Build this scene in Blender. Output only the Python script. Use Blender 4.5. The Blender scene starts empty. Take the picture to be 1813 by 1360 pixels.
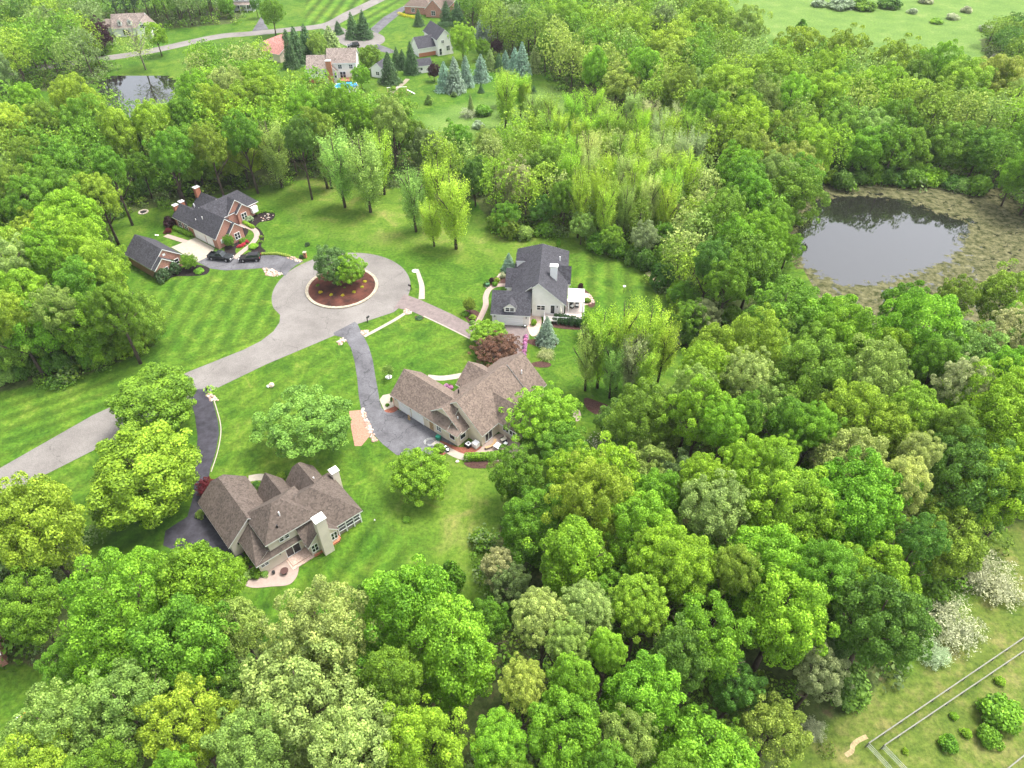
import bpy, bmesh, math, random
import numpy as np
from mathutils import Vector, Matrix
R = math.radians
random.seed(7)
rng = np.random.default_rng(11)
sc = bpy.context.scene
COL = sc.collection

# ------------------------------------------------------------------ camera
CAM_H, PITCH, FPX, CX, CY = 84.0, R(42.5), 1240.0, 906.5, 680.0
cam = bpy.data.objects.new('camera', bpy.data.cameras.new('camera'))
COL.objects.link(cam)
cam.location = (0, 0, CAM_H)
cam.rotation_euler = (R(90) - PITCH, 0, 0)
cam.data.sensor_fit = 'HORIZONTAL'
cam.data.sensor_width = 36.0
cam.data.lens = 36.0 * FPX / 1813.0
cam.data.clip_start = 1.0
cam.data.clip_end = 6000
sc.camera = cam

# ------------------------------------------------------------------ light
SUN_EL, SUN_AZ = R(66), R(62)       # azimuth clockwise from +Y
w = bpy.data.worlds.new('World')
sc.world = w
w.use_nodes = True
nt = w.node_tree
bg = nt.nodes['Background']
sky = nt.nodes.new('ShaderNodeTexSky')
sky.sky_type = 'NISHITA'
sky.sun_disc = False
sky.sun_elevation = SUN_EL
sky.sun_rotation = SUN_AZ
sky.air_density = 1.0
sky.dust_density = 4.0
sky.ozone_density = 1.0
hs = nt.nodes.new('ShaderNodeHueSaturation')      # thin overcast: the blue is veiled
hs.inputs['Saturation'].default_value = 0.35
nt.links.new(sky.outputs[0], hs.inputs['Color'])
nt.links.new(hs.outputs[0], bg.inputs[0])
bg.inputs[1].default_value = 0.15
sun = bpy.data.objects.new('sun', bpy.data.lights.new('sun', 'SUN'))
COL.objects.link(sun)
sun.data.energy = 1.45
sun.data.angle = R(18)
sun.data.color = (1.0, 0.965, 0.90)
d = Vector((math.sin(SUN_AZ) * math.cos(SUN_EL), math.cos(SUN_AZ) * math.cos(SUN_EL), math.sin(SUN_EL)))
sun.rotation_euler = d.to_track_quat('Z', 'Y').to_euler()
sun.location = (60, 100, 150)
sc.view_settings.view_transform = 'Standard'
sc.view_settings.look = 'None'
sc.view_settings.exposure = 1.80
sc.view_settings.gamma = 1.0
sc.render.engine = 'CYCLES'
sc.cycles.max_bounces = 6
sc.cycles.diffuse_bounces = 3
sc.cycles.transmission_bounces = 4
sc.cycles.use_denoising = True


# ------------------------------------------------------------------ helpers
def G(px, py, z=0.0):
    """survey point: where the sight line of a photo pixel meets height z"""
    u = (px - CX) / FPX; v = (CY - py) / FPX
    dy = math.cos(PITCH) + v * math.sin(PITCH)
    dz = -math.sin(PITCH) + v * math.cos(PITCH)
    t = (z - CAM_H) / dz
    return (u * t, dy * t)


def PXM(py):
    """photo pixels per metre on the ground at a row"""
    return (FPX * math.sin(PITCH) + (py - CY) * math.cos(PITCH)) / CAM_H


def nm(m, f):
    m.use_nodes = True
    return m.node_tree


def mat(name, col, rough=0.85, spec=0.3, var=0.0, vscale=3.0, col2=None, bump=0.0, metallic=0.0, detail=4.0):
    m = bpy.data.materials.new(name)
    m.use_nodes = True
    t = m.node_tree
    b = t.nodes['Principled BSDF']
    b.inputs['Roughness'].default_value = rough
    b.inputs['Specular IOR Level'].default_value = spec
    b.inputs['Metallic'].default_value = metallic
    if var > 0 or col2:
        tc = t.nodes.new('ShaderNodeTexCoord')
        n = t.nodes.new('ShaderNodeTexNoise')
        n.inputs['Scale'].default_value = vscale
        n.inputs['Detail'].default_value = detail
        n.inputs['Roughness'].default_value = 0.7
        t.links.new(tc.outputs['Object'], n.inputs['Vector'])
        r = t.nodes.new('ShaderNodeValToRGB')
        c2 = col2 or tuple(min(1, c * (1 + var)) for c in col)
        c1 = tuple(c * (1 - var) for c in col)
        r.color_ramp.elements[0].position = 0.36
        r.color_ramp.elements[0].color = (*c1, 1)
        r.color_ramp.elements[1].position = 0.64
        r.color_ramp.elements[1].color = (*c2, 1)
        t.links.new(n.outputs['Fac'], r.inputs[0])
        t.links.new(r.outputs[0], b.inputs['Base Color'])
        if bump:
            bp = t.nodes.new('ShaderNodeBump')
            bp.inputs['Strength'].default_value = bump
            bp.inputs['Distance'].default_value = 0.05
            t.links.new(n.outputs['Fac'], bp.inputs['Height'])
            t.links.new(bp.outputs[0], b.inputs['Normal'])
    else:
        b.inputs['Base Color'].default_value = (*col, 1)
    return m


def tag(o, label=None, cat=None, group=None, kind=None):
    if label: o['label'] = label
    if cat: o['category'] = cat
    if group: o['group'] = group
    if kind: o['kind'] = kind
    return o


def empty(name, loc=(0, 0, 0), rz=0.0):
    o = bpy.data.objects.new(name, None)
    o.empty_display_size = 0.5
    COL.objects.link(o)
    o.location = loc
    o.rotation_euler = (0, 0, rz)
    return o


class MB:
    """collects polygons and links them as ONE mesh object"""
    def __init__(s):
        s.v = []; s.f = []; s.mi = []

    def poly(s, pts, mi=0):
        i = len(s.v)
        s.v += [tuple(p) for p in pts]
        s.f.append(tuple(range(i, i + len(pts))))
        s.mi.append(mi)

    def box(s, x0, x1, y0, y1, z0, z1, mi=0, top=None):
        i = len(s.v)
        s.v += [(x0, y0, z0), (x1, y0, z0), (x1, y1, z0), (x0, y1, z0), (x0, y0, z1), (x1, y0, z1), (x1, y1, z1), (x0, y1, z1)]
        for k, q in enumerate(((0, 3, 2, 1), (4, 5, 6, 7), (0, 1, 5, 4), (1, 2, 6, 5), (2, 3, 7, 6), (3, 0, 4, 7))):
            s.f.append(tuple(i + a for a in q))
            s.mi.append(top if (k == 1 and top is not None) else mi)

    def slab(s, pts, t=0.18, mi=0, side=1):
        """polygon (counter-clockwise from above) thickened downwards"""
        n = len(pts)
        i = len(s.v)
        s.v += [tuple(p) for p in pts] + [(p[0], p[1], p[2] - t) for p in pts]
        s.f.append(tuple(range(i, i + n))); s.mi.append(mi)
        s.f.append(tuple(range(i + 2 * n - 1, i + n - 1, -1))); s.mi.append(side)
        for k in range(n):
            a, b = k, (k + 1) % n
            s.f.append((i + a, i + n + a, i + n + b, i + b)); s.mi.append(side)

    def prism(s, prof, axis, a0, a1, mi=0):
        """profile [(p,z)] extruded along axis 'x' or 'y'"""
        n = len(prof)
        i = len(s.v)
        for a in (a0, a1):
            for p, z in prof:
                s.v.append((a, p, z) if axis == 'x' else (p, a, z))
        s.f.append(tuple(range(i, i + n))); s.mi.append(mi)
        s.f.append(tuple(range(i + 2 * n - 1, i + n - 1, -1))); s.mi.append(mi)
        for k in range(n):
            a, b = k, (k + 1) % n
            s.f.append((i + a, i + n + a, i + n + b, i + b)); s.mi.append(mi)

    def tube(s, pts, rad, n=7, mi=0, cap=True):
        pts = [Vector(p) for p in pts]
        i0 = len(s.v)
        for k, p in enumerate(pts):
            d = (pts[min(k + 1, len(pts) - 1)] - pts[max(k - 1, 0)]).normalized()
            a = d.orthogonal().normalized()
            b = d.cross(a)
            for j in range(n):
                t = 2 * math.pi * j / n
                s.v.append(tuple(p + (a * math.cos(t) + b * math.sin(t)) * rad[k]))
        for k in range(len(pts) - 1):
            for j in range(n):
                q = (j + 1) % n
                s.f.append((i0 + k * n + j, i0 + k * n + q, i0 + (k + 1) * n + q, i0 + (k + 1) * n + j)); s.mi.append(mi)
        if cap:
            s.f.append(tuple(i0 + j for j in range(n - 1, -1, -1))); s.mi.append(mi)
            e = i0 + (len(pts) - 1) * n
            s.f.append(tuple(e + j for j in range(n))); s.mi.append(mi)

    def disc(s, cx, cy, z0, z1, r, n=20, mi=0, r1=None):
        s.tube([(cx, cy, z0), (cx, cy, z1)], [r, r if r1 is None else r1], n, mi)

    def rock(s, c, r, seed=0, mi=0, flat=0.6):
        rr = random.Random(seed)
        n = 7
        i0 = len(s.v)
        rings = [(-0.6, 0.75), (0.0, 1.0), (0.6, 0.7)]
        for zz, q in rings:
            for j in range(n):
                t = 2 * math.pi * j / n
                k = q * rr.uniform(0.75, 1.15)
                s.v.append((c[0] + r * k * math.cos(t), c[1] + r * k * math.sin(t), c[2] + r * flat * (zz + rr.uniform(-.15, .15))))
        s.v.append((c[0], c[1], c[2] + r * flat))
        for a in range(2):
            for j in range(n):
                q = (j + 1) % n
                s.f.append((i0 + a * n + j, i0 + a * n + q, i0 + (a + 1) * n + q, i0 + (a + 1) * n + j)); s.mi.append(mi)
        for j in range(n):
            s.f.append((i0 + 2 * n + j, i0 + 2 * n + (j + 1) % n, i0 + 3 * n)); s.mi.append(mi)

    def build(s, name, mats, parent=None, loc=None, rz=0.0, smooth=False):
        if not isinstance(mats, (list, tuple)): mats = [mats]
        me = bpy.data.meshes.new(name)
        me.from_pydata(s.v, [], s.f)
        for m in mats: me.materials.append(m)
        for p, i in zip(me.polygons, s.mi):
            p.material_index = min(i, len(mats) - 1)
            p.use_smooth = smooth
        me.update()
        if len(s.f) < 20000:
            bm = bmesh.new(); bm.from_mesh(me)
            bmesh.ops.recalc_face_normals(bm, faces=bm.faces)
            bm.to_mesh(me); bm.free()
        o = bpy.data.objects.new(name, me)
        COL.objects.link(o)
        if parent: o.parent = parent
        if loc is not None: o.location = loc
        if rz: o.rotation_euler = (0, 0, rz)
        return o


def leafmesh(name, C, N, S, rnd, m, tint=None):
    """many small diamond-shaped leaf clumps as one mesh, numpy arrays in"""
    n = len(C)
    N = N / (np.linalg.norm(N, axis=1, keepdims=True) + 1e-9)
    A = rng.normal(size=(n, 3))
    A -= (A * N).sum(1, keepdims=True) * N
    A /= np.linalg.norm(A, axis=1, keepdims=True) + 1e-9
    B = np.cross(N, A)
    S = S[:, None]
    k = rng.uniform(0.55, 0.9, (n, 1))
    V = np.stack([C - A * S, C - B * S * k + N * S * 0.25, C + A * S, C + B * S * k + N * S * 0.25], 1).reshape(-1, 3)
    me = bpy.data.meshes.new(name)
    me.vertices.add(4 * n)
    me.vertices.foreach_set('co', V.astype(np.float32).ravel())
    me.loops.add(4 * n)
    me.loops.foreach_set('vertex_index', np.arange(4 * n, dtype=np.int32))
    me.polygons.add(n)
    me.polygons.foreach_set('loop_start', np.arange(0, 4 * n, 4, dtype=np.int32))
    me.update()
    at = me.attributes.new('rnd', 'FLOAT', 'FACE')
    at.data.foreach_set('value', rnd.astype(np.float32))
    if tint is not None:
        at = me.attributes.new('tint', 'FLOAT_COLOR', 'FACE')
        at.data.foreach_set('color', np.concatenate([tint, np.ones((n, 1))], 1).astype(np.float32).ravel())
    me.materials.append(m)
    me.validate()
    return me


# ------------------------------------------------------------------ materials
def leafmat(name, use_attr=False):
    m = bpy.data.materials.new(name); m.use_nodes = True
    t = m.node_tree
    b = t.nodes['Principled BSDF']
    b.inputs['Roughness'].default_value = 0.62
    b.inputs['Specular IOR Level'].default_value = 0.25
    if use_attr:
        c = t.nodes.new('ShaderNodeAttribute'); c.attribute_name = 'tint'; src = c.outputs['Color']
    else:
        c = t.nodes.new('ShaderNodeObjectInfo'); src = c.outputs['Color']
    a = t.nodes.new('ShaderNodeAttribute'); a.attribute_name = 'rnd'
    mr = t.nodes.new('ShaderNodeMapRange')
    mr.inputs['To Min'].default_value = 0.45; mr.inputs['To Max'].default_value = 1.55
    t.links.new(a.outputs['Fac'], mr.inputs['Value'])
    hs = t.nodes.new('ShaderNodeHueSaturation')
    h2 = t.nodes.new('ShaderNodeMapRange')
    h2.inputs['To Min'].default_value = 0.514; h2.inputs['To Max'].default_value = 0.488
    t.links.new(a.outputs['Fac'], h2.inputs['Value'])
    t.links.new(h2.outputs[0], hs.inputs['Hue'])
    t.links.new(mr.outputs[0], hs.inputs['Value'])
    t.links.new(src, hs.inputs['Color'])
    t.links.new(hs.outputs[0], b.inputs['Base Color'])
    tr = t.nodes.new('ShaderNodeBsdfTranslucent')
    t.links.new(hs.outputs[0], tr.inputs['Color'])
    mx = t.nodes.new('ShaderNodeMixShader'); mx.inputs[0].default_value = 0.32
    t.links.new(b.outputs[0], mx.inputs[1]); t.links.new(tr.outputs[0], mx.inputs[2])
    t.links.new(mx.outputs[0], t.nodes['Material Output'].inputs['Surface'])
    return m


M_LEAF = leafmat('leaf')
M_LEAF2 = leafmat('leaf_mixed', True)
M_BARK = mat('bark', (0.085, 0.065, 0.05), 0.95, 0.1, 0.4, 6)
M_BARKP = mat('bark_pale', (0.25, 0.22, 0.18), 0.95, 0.1, 0.4, 6)
M_ROAD = mat('road_asphalt', (0.175, 0.16, 0.157), 0.95, 0.15, 0.16, 1.1, bump=0.2, detail=12)
def paved(name, col, col2, crack, cscale, cw, vs=0.5):
    m = mat(name, col, 0.92, 0.15, 0.2, vs, col2=col2, bump=0.1, detail=12)
    t = m.node_tree; b = t.nodes['Principled BSDF']; L = t.links.new
    src = b.inputs['Base Color'].links[0].from_socket
    tc = next(n for n in t.nodes if n.type == 'TEX_COORD')
    nz = t.nodes.new('ShaderNodeTexNoise'); nz.inputs['Scale'].default_value = 0.6; nz.inputs['Detail'].default_value = 6
    L(tc.outputs['Object'], nz.inputs['Vector'])
    ma = t.nodes.new('ShaderNodeVectorMath'); ma.operation = 'MULTIPLY_ADD'; ma.inputs[1].default_value = (3.0, 3.0, 0)
    L(nz.outputs['Color'], ma.inputs[0]); L(tc.outputs['Object'], ma.inputs[2])
    v = t.nodes.new('ShaderNodeTexVoronoi'); v.feature = 'DISTANCE_TO_EDGE'; v.inputs['Scale'].default_value = cscale
    L(ma.outputs[0], v.inputs['Vector'])
    mr = t.nodes.new('ShaderNodeMapRange'); mr.inputs['From Max'].default_value = cw; mr.inputs['To Min'].default_value = crack
    L(v.outputs['Distance'], mr.inputs['Value'])
    g = t.nodes.new('ShaderNodeTexNoise'); g.inputs['Scale'].default_value = 9; g.inputs['Detail'].default_value = 4; L(tc.outputs['Object'], g.inputs['Vector'])
    m2 = t.nodes.new('ShaderNodeMapRange'); m2.inputs['From Min'].default_value = 0.3; m2.inputs['From Max'].default_value = 0.7; m2.inputs['To Min'].default_value = 0.75; m2.inputs['To Max'].default_value = 1.25
    L(g.outputs['Fac'], m2.inputs['Value'])
    mu = t.nodes.new('ShaderNodeMath'); mu.operation = 'MULTIPLY'; L(mr.outputs[0], mu.inputs[0]); L(m2.outputs[0], mu.inputs[1])
    vm = t.nodes.new('ShaderNodeVectorMath'); vm.operation = 'SCALE'; L(src, vm.inputs[0]); L(mu.outputs[0], vm.inputs['Scale'])
    L(vm.outputs[0], b.inputs['Base Color'])
    return m


M_ROAD = paved('road_asphalt', (0.162, 0.148, 0.136), (0.188, 0.174, 0.160), 0.62, 0.075, 0.006, 0.12)
M_DRIVE = mat('driveway_asphalt', (0.105, 0.105, 0.122), 0.9, 0.2, 0.3, 0.5, detail=12)
M_DRIVE = paved('driveway_asphalt', (0.082, 0.080, 0.086), (0.128, 0.126, 0.134), 0.45, 0.16, 0.012, 0.25)
M_DARKDRIVE = mat('fresh_asphalt', (0.032, 0.030, 0.038), 0.8, 0.3, 0.45, 0.7, detail=12)
M_BROWND = mat('brown_driveway', (0.155, 0.125, 0.118), 0.92, 0.15, 0.18, 1.0, detail=12)
M_CONC = mat('concrete', (0.30, 0.265, 0.215), 0.9, 0.2, 0.12, 1.5, detail=8)
M_PINKC = mat('pink_concrete', (0.29, 0.225, 0.19), 0.9, 0.2, 0.12, 1.5, detail=8)
M_PAVER = mat('paver', (0.42, 0.31, 0.25), 0.9, 0.2, 0.25, 5.0)
M_MULCH = mat('red_mulch', (0.19, 0.07, 0.045), 0.98, 0.05, 0.5, 5.0, detail=10)
M_MULCHB = mat('black_mulch', (0.022, 0.017, 0.017), 0.98, 0.05, 0.6, 5.0, detail=10)
M_MULCHP = mat('brown_mulch', (0.065, 0.036, 0.030), 0.98, 0.05, 0.5, 5.0, detail=10)
M_ROCK = mat('stone', (0.42, 0.36, 0.30), 0.9, 0.2, 0.35, 3.0)
M_ROCKR = mat('reddish_stone', (0.33, 0.22, 0.17), 0.9, 0.2, 0.4, 3.0)
M_WHITE = mat('white_trim', (0.78, 0.77, 0.74), 0.6, 0.3)
M_VINYL = mat('vinyl_white', (0.82, 0.81, 0.80), 0.45, 0.4)
M_GLASS = mat('window_glass', (0.02, 0.024, 0.028), 0.08, 0.6)
M_RUBBER = mat('rubber', (0.012, 0.012, 0.012), 0.85, 0.2)
M_STEEL = mat('steel', (0.55, 0.55, 0.56), 0.3, 0.5, metallic=0.8)
M_BLACK = mat('black_metal', (0.012, 0.012, 0.013), 0.5, 0.4)
M_WOOD = mat('wood', (0.38, 0.25, 0.13), 0.8, 0.2, 0.25, 4)
M_BRICKRED = mat('chimney_brick', (0.42, 0.17, 0.10), 0.95, 0.1, 0.25, 6)
M_TERRA = mat('terracotta', (0.35, 0.13, 0.07), 0.8, 0.2)


def shingles(name, col, var=0.45):
    m = bpy.data.materials.new(name); m.use_nodes = True
    t = m.node_tree; b = t.nodes['Principled BSDF']
    b.inputs['Roughness'].default_value = 0.92; b.inputs['Specular IOR Level'].default_value = 0.15
    tc = t.nodes.new('ShaderNodeTexCoord')
    v = t.nodes.new('ShaderNodeTexVoronoi'); v.inputs['Scale'].default_value = 4.5
    n = t.nodes.new('ShaderNodeTexNoise'); n.inputs['Scale'].default_value = 0.6; n.inputs['Detail'].default_value = 6
    t.links.new(tc.outputs['Object'], v.inputs['Vector']); t.links.new(tc.outputs['Object'], n.inputs['Vector'])
    sx = t.nodes.new('ShaderNodeSeparateColor'); t.links.new(v.outputs['Color'], sx.inputs[0])
    mr = t.nodes.new('ShaderNodeMapRange'); mr.inputs['To Min'].default_value = 1 - var; mr.inputs['To Max'].default_value = 1 + var
    t.links.new(sx.outputs[0], mr.inputs['Value'])
    m2 = t.nodes.new('ShaderNodeMapRange'); m2.inputs['To Min'].default_value = 0.82; m2.inputs['To Max'].default_value = 1.18
    t.links.new(n.outputs['Fac'], m2.inputs['Value'])
    mu = t.nodes.new('ShaderNodeMath'); mu.operation = 'MULTIPLY'
    t.links.new(mr.outputs[0], mu.inputs[0]); t.links.new(m2.outputs[0], mu.inputs[1])
    vm = t.nodes.new('ShaderNodeVectorMath'); vm.operation = 'SCALE'; vm.inputs[0].default_value = col
    t.links.new(mu.outputs[0], vm.inputs['Scale'])
    t.links.new(vm.outputs[0], b.inputs['Base Color'])
    return m


def courses(name, col, mortar, pitch, amount=0.5, brick=False):
    """siding laps or brick courses running level round the walls"""
    m = bpy.data.materials.new(name); m.use_nodes = True
    t = m.node_tree; b = t.nodes['Principled BSDF']
    b.inputs['Roughness'].default_value = 0.85; b.inputs['Specular IOR Level'].default_value = 0.2
    tc = t.nodes.new('ShaderNodeTexCoord')
    sp = t.nodes.new('ShaderNodeSeparateXYZ'); t.links.new(tc.outputs['Object'], sp.inputs[0])
    mm = t.nodes.new('ShaderNodeMath'); mm.operation = 'PINGPONG'; mm.inputs[1].default_value = pitch / 2
    t.links.new(sp.outputs['Z'], mm.inputs[0])
    mr = t.nodes.new('ShaderNodeMapRange'); mr.inputs['From Max'].default_value = pitch / 2 * 0.3
    t.links.new(mm.outputs[0], mr.inputs['Value'])
    mx = t.nodes.new('ShaderNodeMix'); mx.data_type = 'RGBA'
    mx.inputs['A'].default_value = (*mortar, 1); mx.inputs['B'].default_value = (*col, 1)
    t.links.new(mr.outputs[0], mx.inputs['Factor'])
    n = t.nodes.new('ShaderNodeTexNoise'); n.inputs['Scale'].default_value = 7 if brick else 1.0; n.inputs['Detail'].default_value = 5
    t.links.new(tc.outputs['Object'], n.inputs['Vector'])
    m2 = t.nodes.new('ShaderNodeMapRange')
    a = 0.35 if brick else 0.06
    m2.inputs['From Min'].default_value = 0.3; m2.inputs['From Max'].default_value = 0.7
    m2.inputs['To Min'].default_value = 1 - a; m2.inputs['To Max'].default_value = 1 + a
    t.links.new(n.outputs['Fac'], m2.inputs['Value'])
    vm = t.nodes.new('ShaderNodeVectorMath'); vm.operation = 'SCALE'
    t.links.new(mx.outputs['Result'], vm.inputs[0]); t.links.new(m2.outputs[0], vm.inputs['Scale'])
    t.links.new(vm.outputs[0], b.inputs['Base Color'])
    return m


M_ROOF_BR = shingles('shingles_brown', (0.140, 0.108, 0.088), 0.32)
M_ROOF_DB = shingles('shingles_darkbrown', (0.092, 0.073, 0.061), 0.32)
M_ROOF_GR = shingles('shingles_charcoal', (0.050, 0.049, 0.056), 0.35)
M_ROOF_GB = shingles('shingles_greybrown', (0.19, 0.155, 0.135))
M_ROOF_RD = shingles('shingles_red', (0.27, 0.13, 0.11))
M_SIDE_BG = courses('siding_beige', (0.68, 0.60, 0.51), (0.54, 0.48, 0.42), 0.18)
M_SIDE_WH = courses('siding_white', (0.80, 0.77, 0.72), (0.66, 0.63, 0.60), 0.18)
M_SIDE_TAN = courses('siding_tan', (0.70, 0.60, 0.48), (0.56, 0.48, 0.38), 0.18)
M_BRICK = courses('brick_wall', (0.40, 0.19, 0.14), (0.42, 0.30, 0.25), 0.09, brick=True)


# ------------------------------------------------------------------ canopy and ground regions
# canopy outlines surveyed at 10 m above ground
CANOPY = {
 'east': [(1080,760),(1150,720),(1210,660),(1290,620),(1330,585),(1310,540),(1375,530),(1440,565),(1500,615),(1640,615),(1700,580),(1900,570),(1950,800),(1800,860),(1730,930),(1680,1010),(1640,1080),(1570,1160),(1480,1210),(1400,1300),(1300,1400),(1180,1540),(1040,1540),(960,1100),(900,1000),(885,900),(900,850),(1000,830),(1080,810)],
 'south': [(-200,1560),(-60,1400),(60,1290),(200,1230),(150,1130),(200,1060),(300,1020),(380,1040),(440,1110),(490,1150),(560,1100),(650,1110),(740,1070),(860,1050),(930,1060),(990,1140),(1060,1540)],
 'southwest': [(-200,900),(20,890),(70,900),(110,970),(120,1050),(40,1090),(-60,1090),(-200,1100)],
 'west': [(-200,330),(20,330),(90,290),(140,300),(165,380),(150,430),(185,505),(210,545),(110,580),(0,600),(-200,640)],
 'northwest': [(-200,250),(0,195),(130,205),(190,215),(260,222),(320,178),(420,140),(520,170),(640,180),(720,205),(700,262),(560,245),(440,262),(330,280),(230,300),(180,310),(-200,400)],
 'middle': [(730,220),(860,235),(930,205),(1010,235),(1100,215),(1210,200),(1250,250),(1270,330),(1255,400),(1235,480),(1200,440),(1150,385),(1070,350),(1000,335),(930,340),(875,325),(850,290),(740,255)],
 'north': [(970,-20),(1235,-15),(1255,30),(1300,75),(1360,98),(1420,110),(1560,128),(1650,155),(1813,160),(1980,160),(1980,400),(1870,310),(1813,280),(1700,262),(1560,255),(1440,270),(1400,370),(1370,440),(1320,500),(1270,520),(1290,400),(1280,250),(1220,190),(1130,160),(1050,130),(1000,100),(965,60)],
 'farwest': [(-300,-20),(170,-25),(160,80),(110,110),(60,100),(-40,130),(-300,180)],
 'farnorth': [(190,-30),(420,-32),(400,-8),(300,0),(190,0)],
 'farcentre': [(800,-30),(965,-30),(965,60),(900,62),(870,45),(830,10)],
 'farpond': [(340,75),(460,70),(480,110),(420,125),(340,120)],
 'fareast': [(1760,20),(1980,-10),(1980,90),(1860,85),(1780,60)],
}


def wpoly(pts, z=0.0): return np.array([G(x, y, z) for x, y in pts])


CAN_W = {k: wpoly(v, 10.0) for k, v in CANOPY.items()}


def sdist(P, poly):
    """signed distance (negative inside) of points P (n,2) to a polygon"""
    n = len(poly)
    dmin = np.full(len(P), 1e9); inside = np.zeros(len(P), bool)
    for i in range(n):
        a, b = poly[i], poly[(i + 1) % n]
        ab = b - a
        t = np.clip(((P - a) @ ab) / (ab @ ab + 1e-9), 0, 1)
        q = a + t[:, None] * ab
        dmin = np.minimum(dmin, np.hypot(*(P - q).T))
        c = ((a[1] > P[:, 1]) != (b[1] > P[:, 1]))
        with np.errstate(divide='ignore', invalid='ignore'):
            xi = (b[0] - a[0]) * (P[:, 1] - a[1]) / (b[1] - a[1] + 1e-12) + a[0]
        inside ^= c & (P[:, 0] < xi)
    return np.where(inside, -dmin, dmin)


def smooth01(d, w): return np.clip(0.5 - d / (2 * w), 0, 1)


MEADOW = [wpoly([(1250,-60),(2100,-60),(2100,130),(1813,115),(1640,95),(1560,90),(1330,62)]),
          wpoly([(740,215),(800,190),(900,172),(960,155),(1040,150),(1085,185),(1060,215),(960,240),(760,235)])]
FIELD = [wpoly([(2100,700),(1813,880),(1760,980),(1700,1110),(1640,1175),(1500,1235),(1420,1330),(1380,1480),(2300,1600)])]
ROUGH = [wpoly([(520,265),(640,300),(760,360),(850,400),(930,420),(1040,415),(1080,440),(900,445),(760,440),(640,420),(560,400),(500,340)]),
         wpoly([(700,880),(830,800),(900,830),(880,960),(810,1010),(760,960),(700,900)])]
# mowing stripes: region, direction (two photo points), stripe width m, strength
MOW = [
 (wpoly([(1020,430),(1120,450),(1190,540),(1180,600),(1160,680),(1060,720),(1030,640),(1020,520)]), ((1110,600),(1100,450)), 1.9, 1.0),
 (wpoly([(240,470),(480,480),(500,560),(400,640),(290,640)]), ((330,600),(390,500)), 1.7, 0.8),
 (wpoly([(0,700),(300,640),(470,590),(460,610),(335,658),(165,735),(0,829)]), ((0,760),(300,650)), 1.5, 0.9),
 (wpoly([(380,800),(640,880),(820,1030),(640,1090),(440,1100),(480,1010)]), ((560,1060),(690,870)), 1.6, 1.0),
 (wpoly([(380,700),(600,600),(630,640),(640,730),(480,860),(380,860),(390,760)]), ((400,760),(560,660)), 1.6, 0.5),
 (wpoly([(640,590),(700,560),(840,600),(850,660),(700,660),(660,620)]), ((680,640),(800,590)), 1.6, 0.5),
 (wpoly([(600,780),(700,810),(700,900),(820,1030),(640,890)]), ((640,800),(780,980)), 1.8, 0.7),
 (wpoly([(540,-40),(700,-40),(660,10),(600,50),(540,50)]), ((550,40),(600,-20)), 2.6, 1.6),
 (wpoly([(620,50),(660,15),(760,-30),(700,10),(660,50)]), ((630,40),(720,-10)), 2.6, 1.4),
 (wpoly([(50,830),(150,790),(330,850),(330,950),(250,1000),(140,1000)]), ((60,900),(200,820)), 1.6, 0.7),
]


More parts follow.
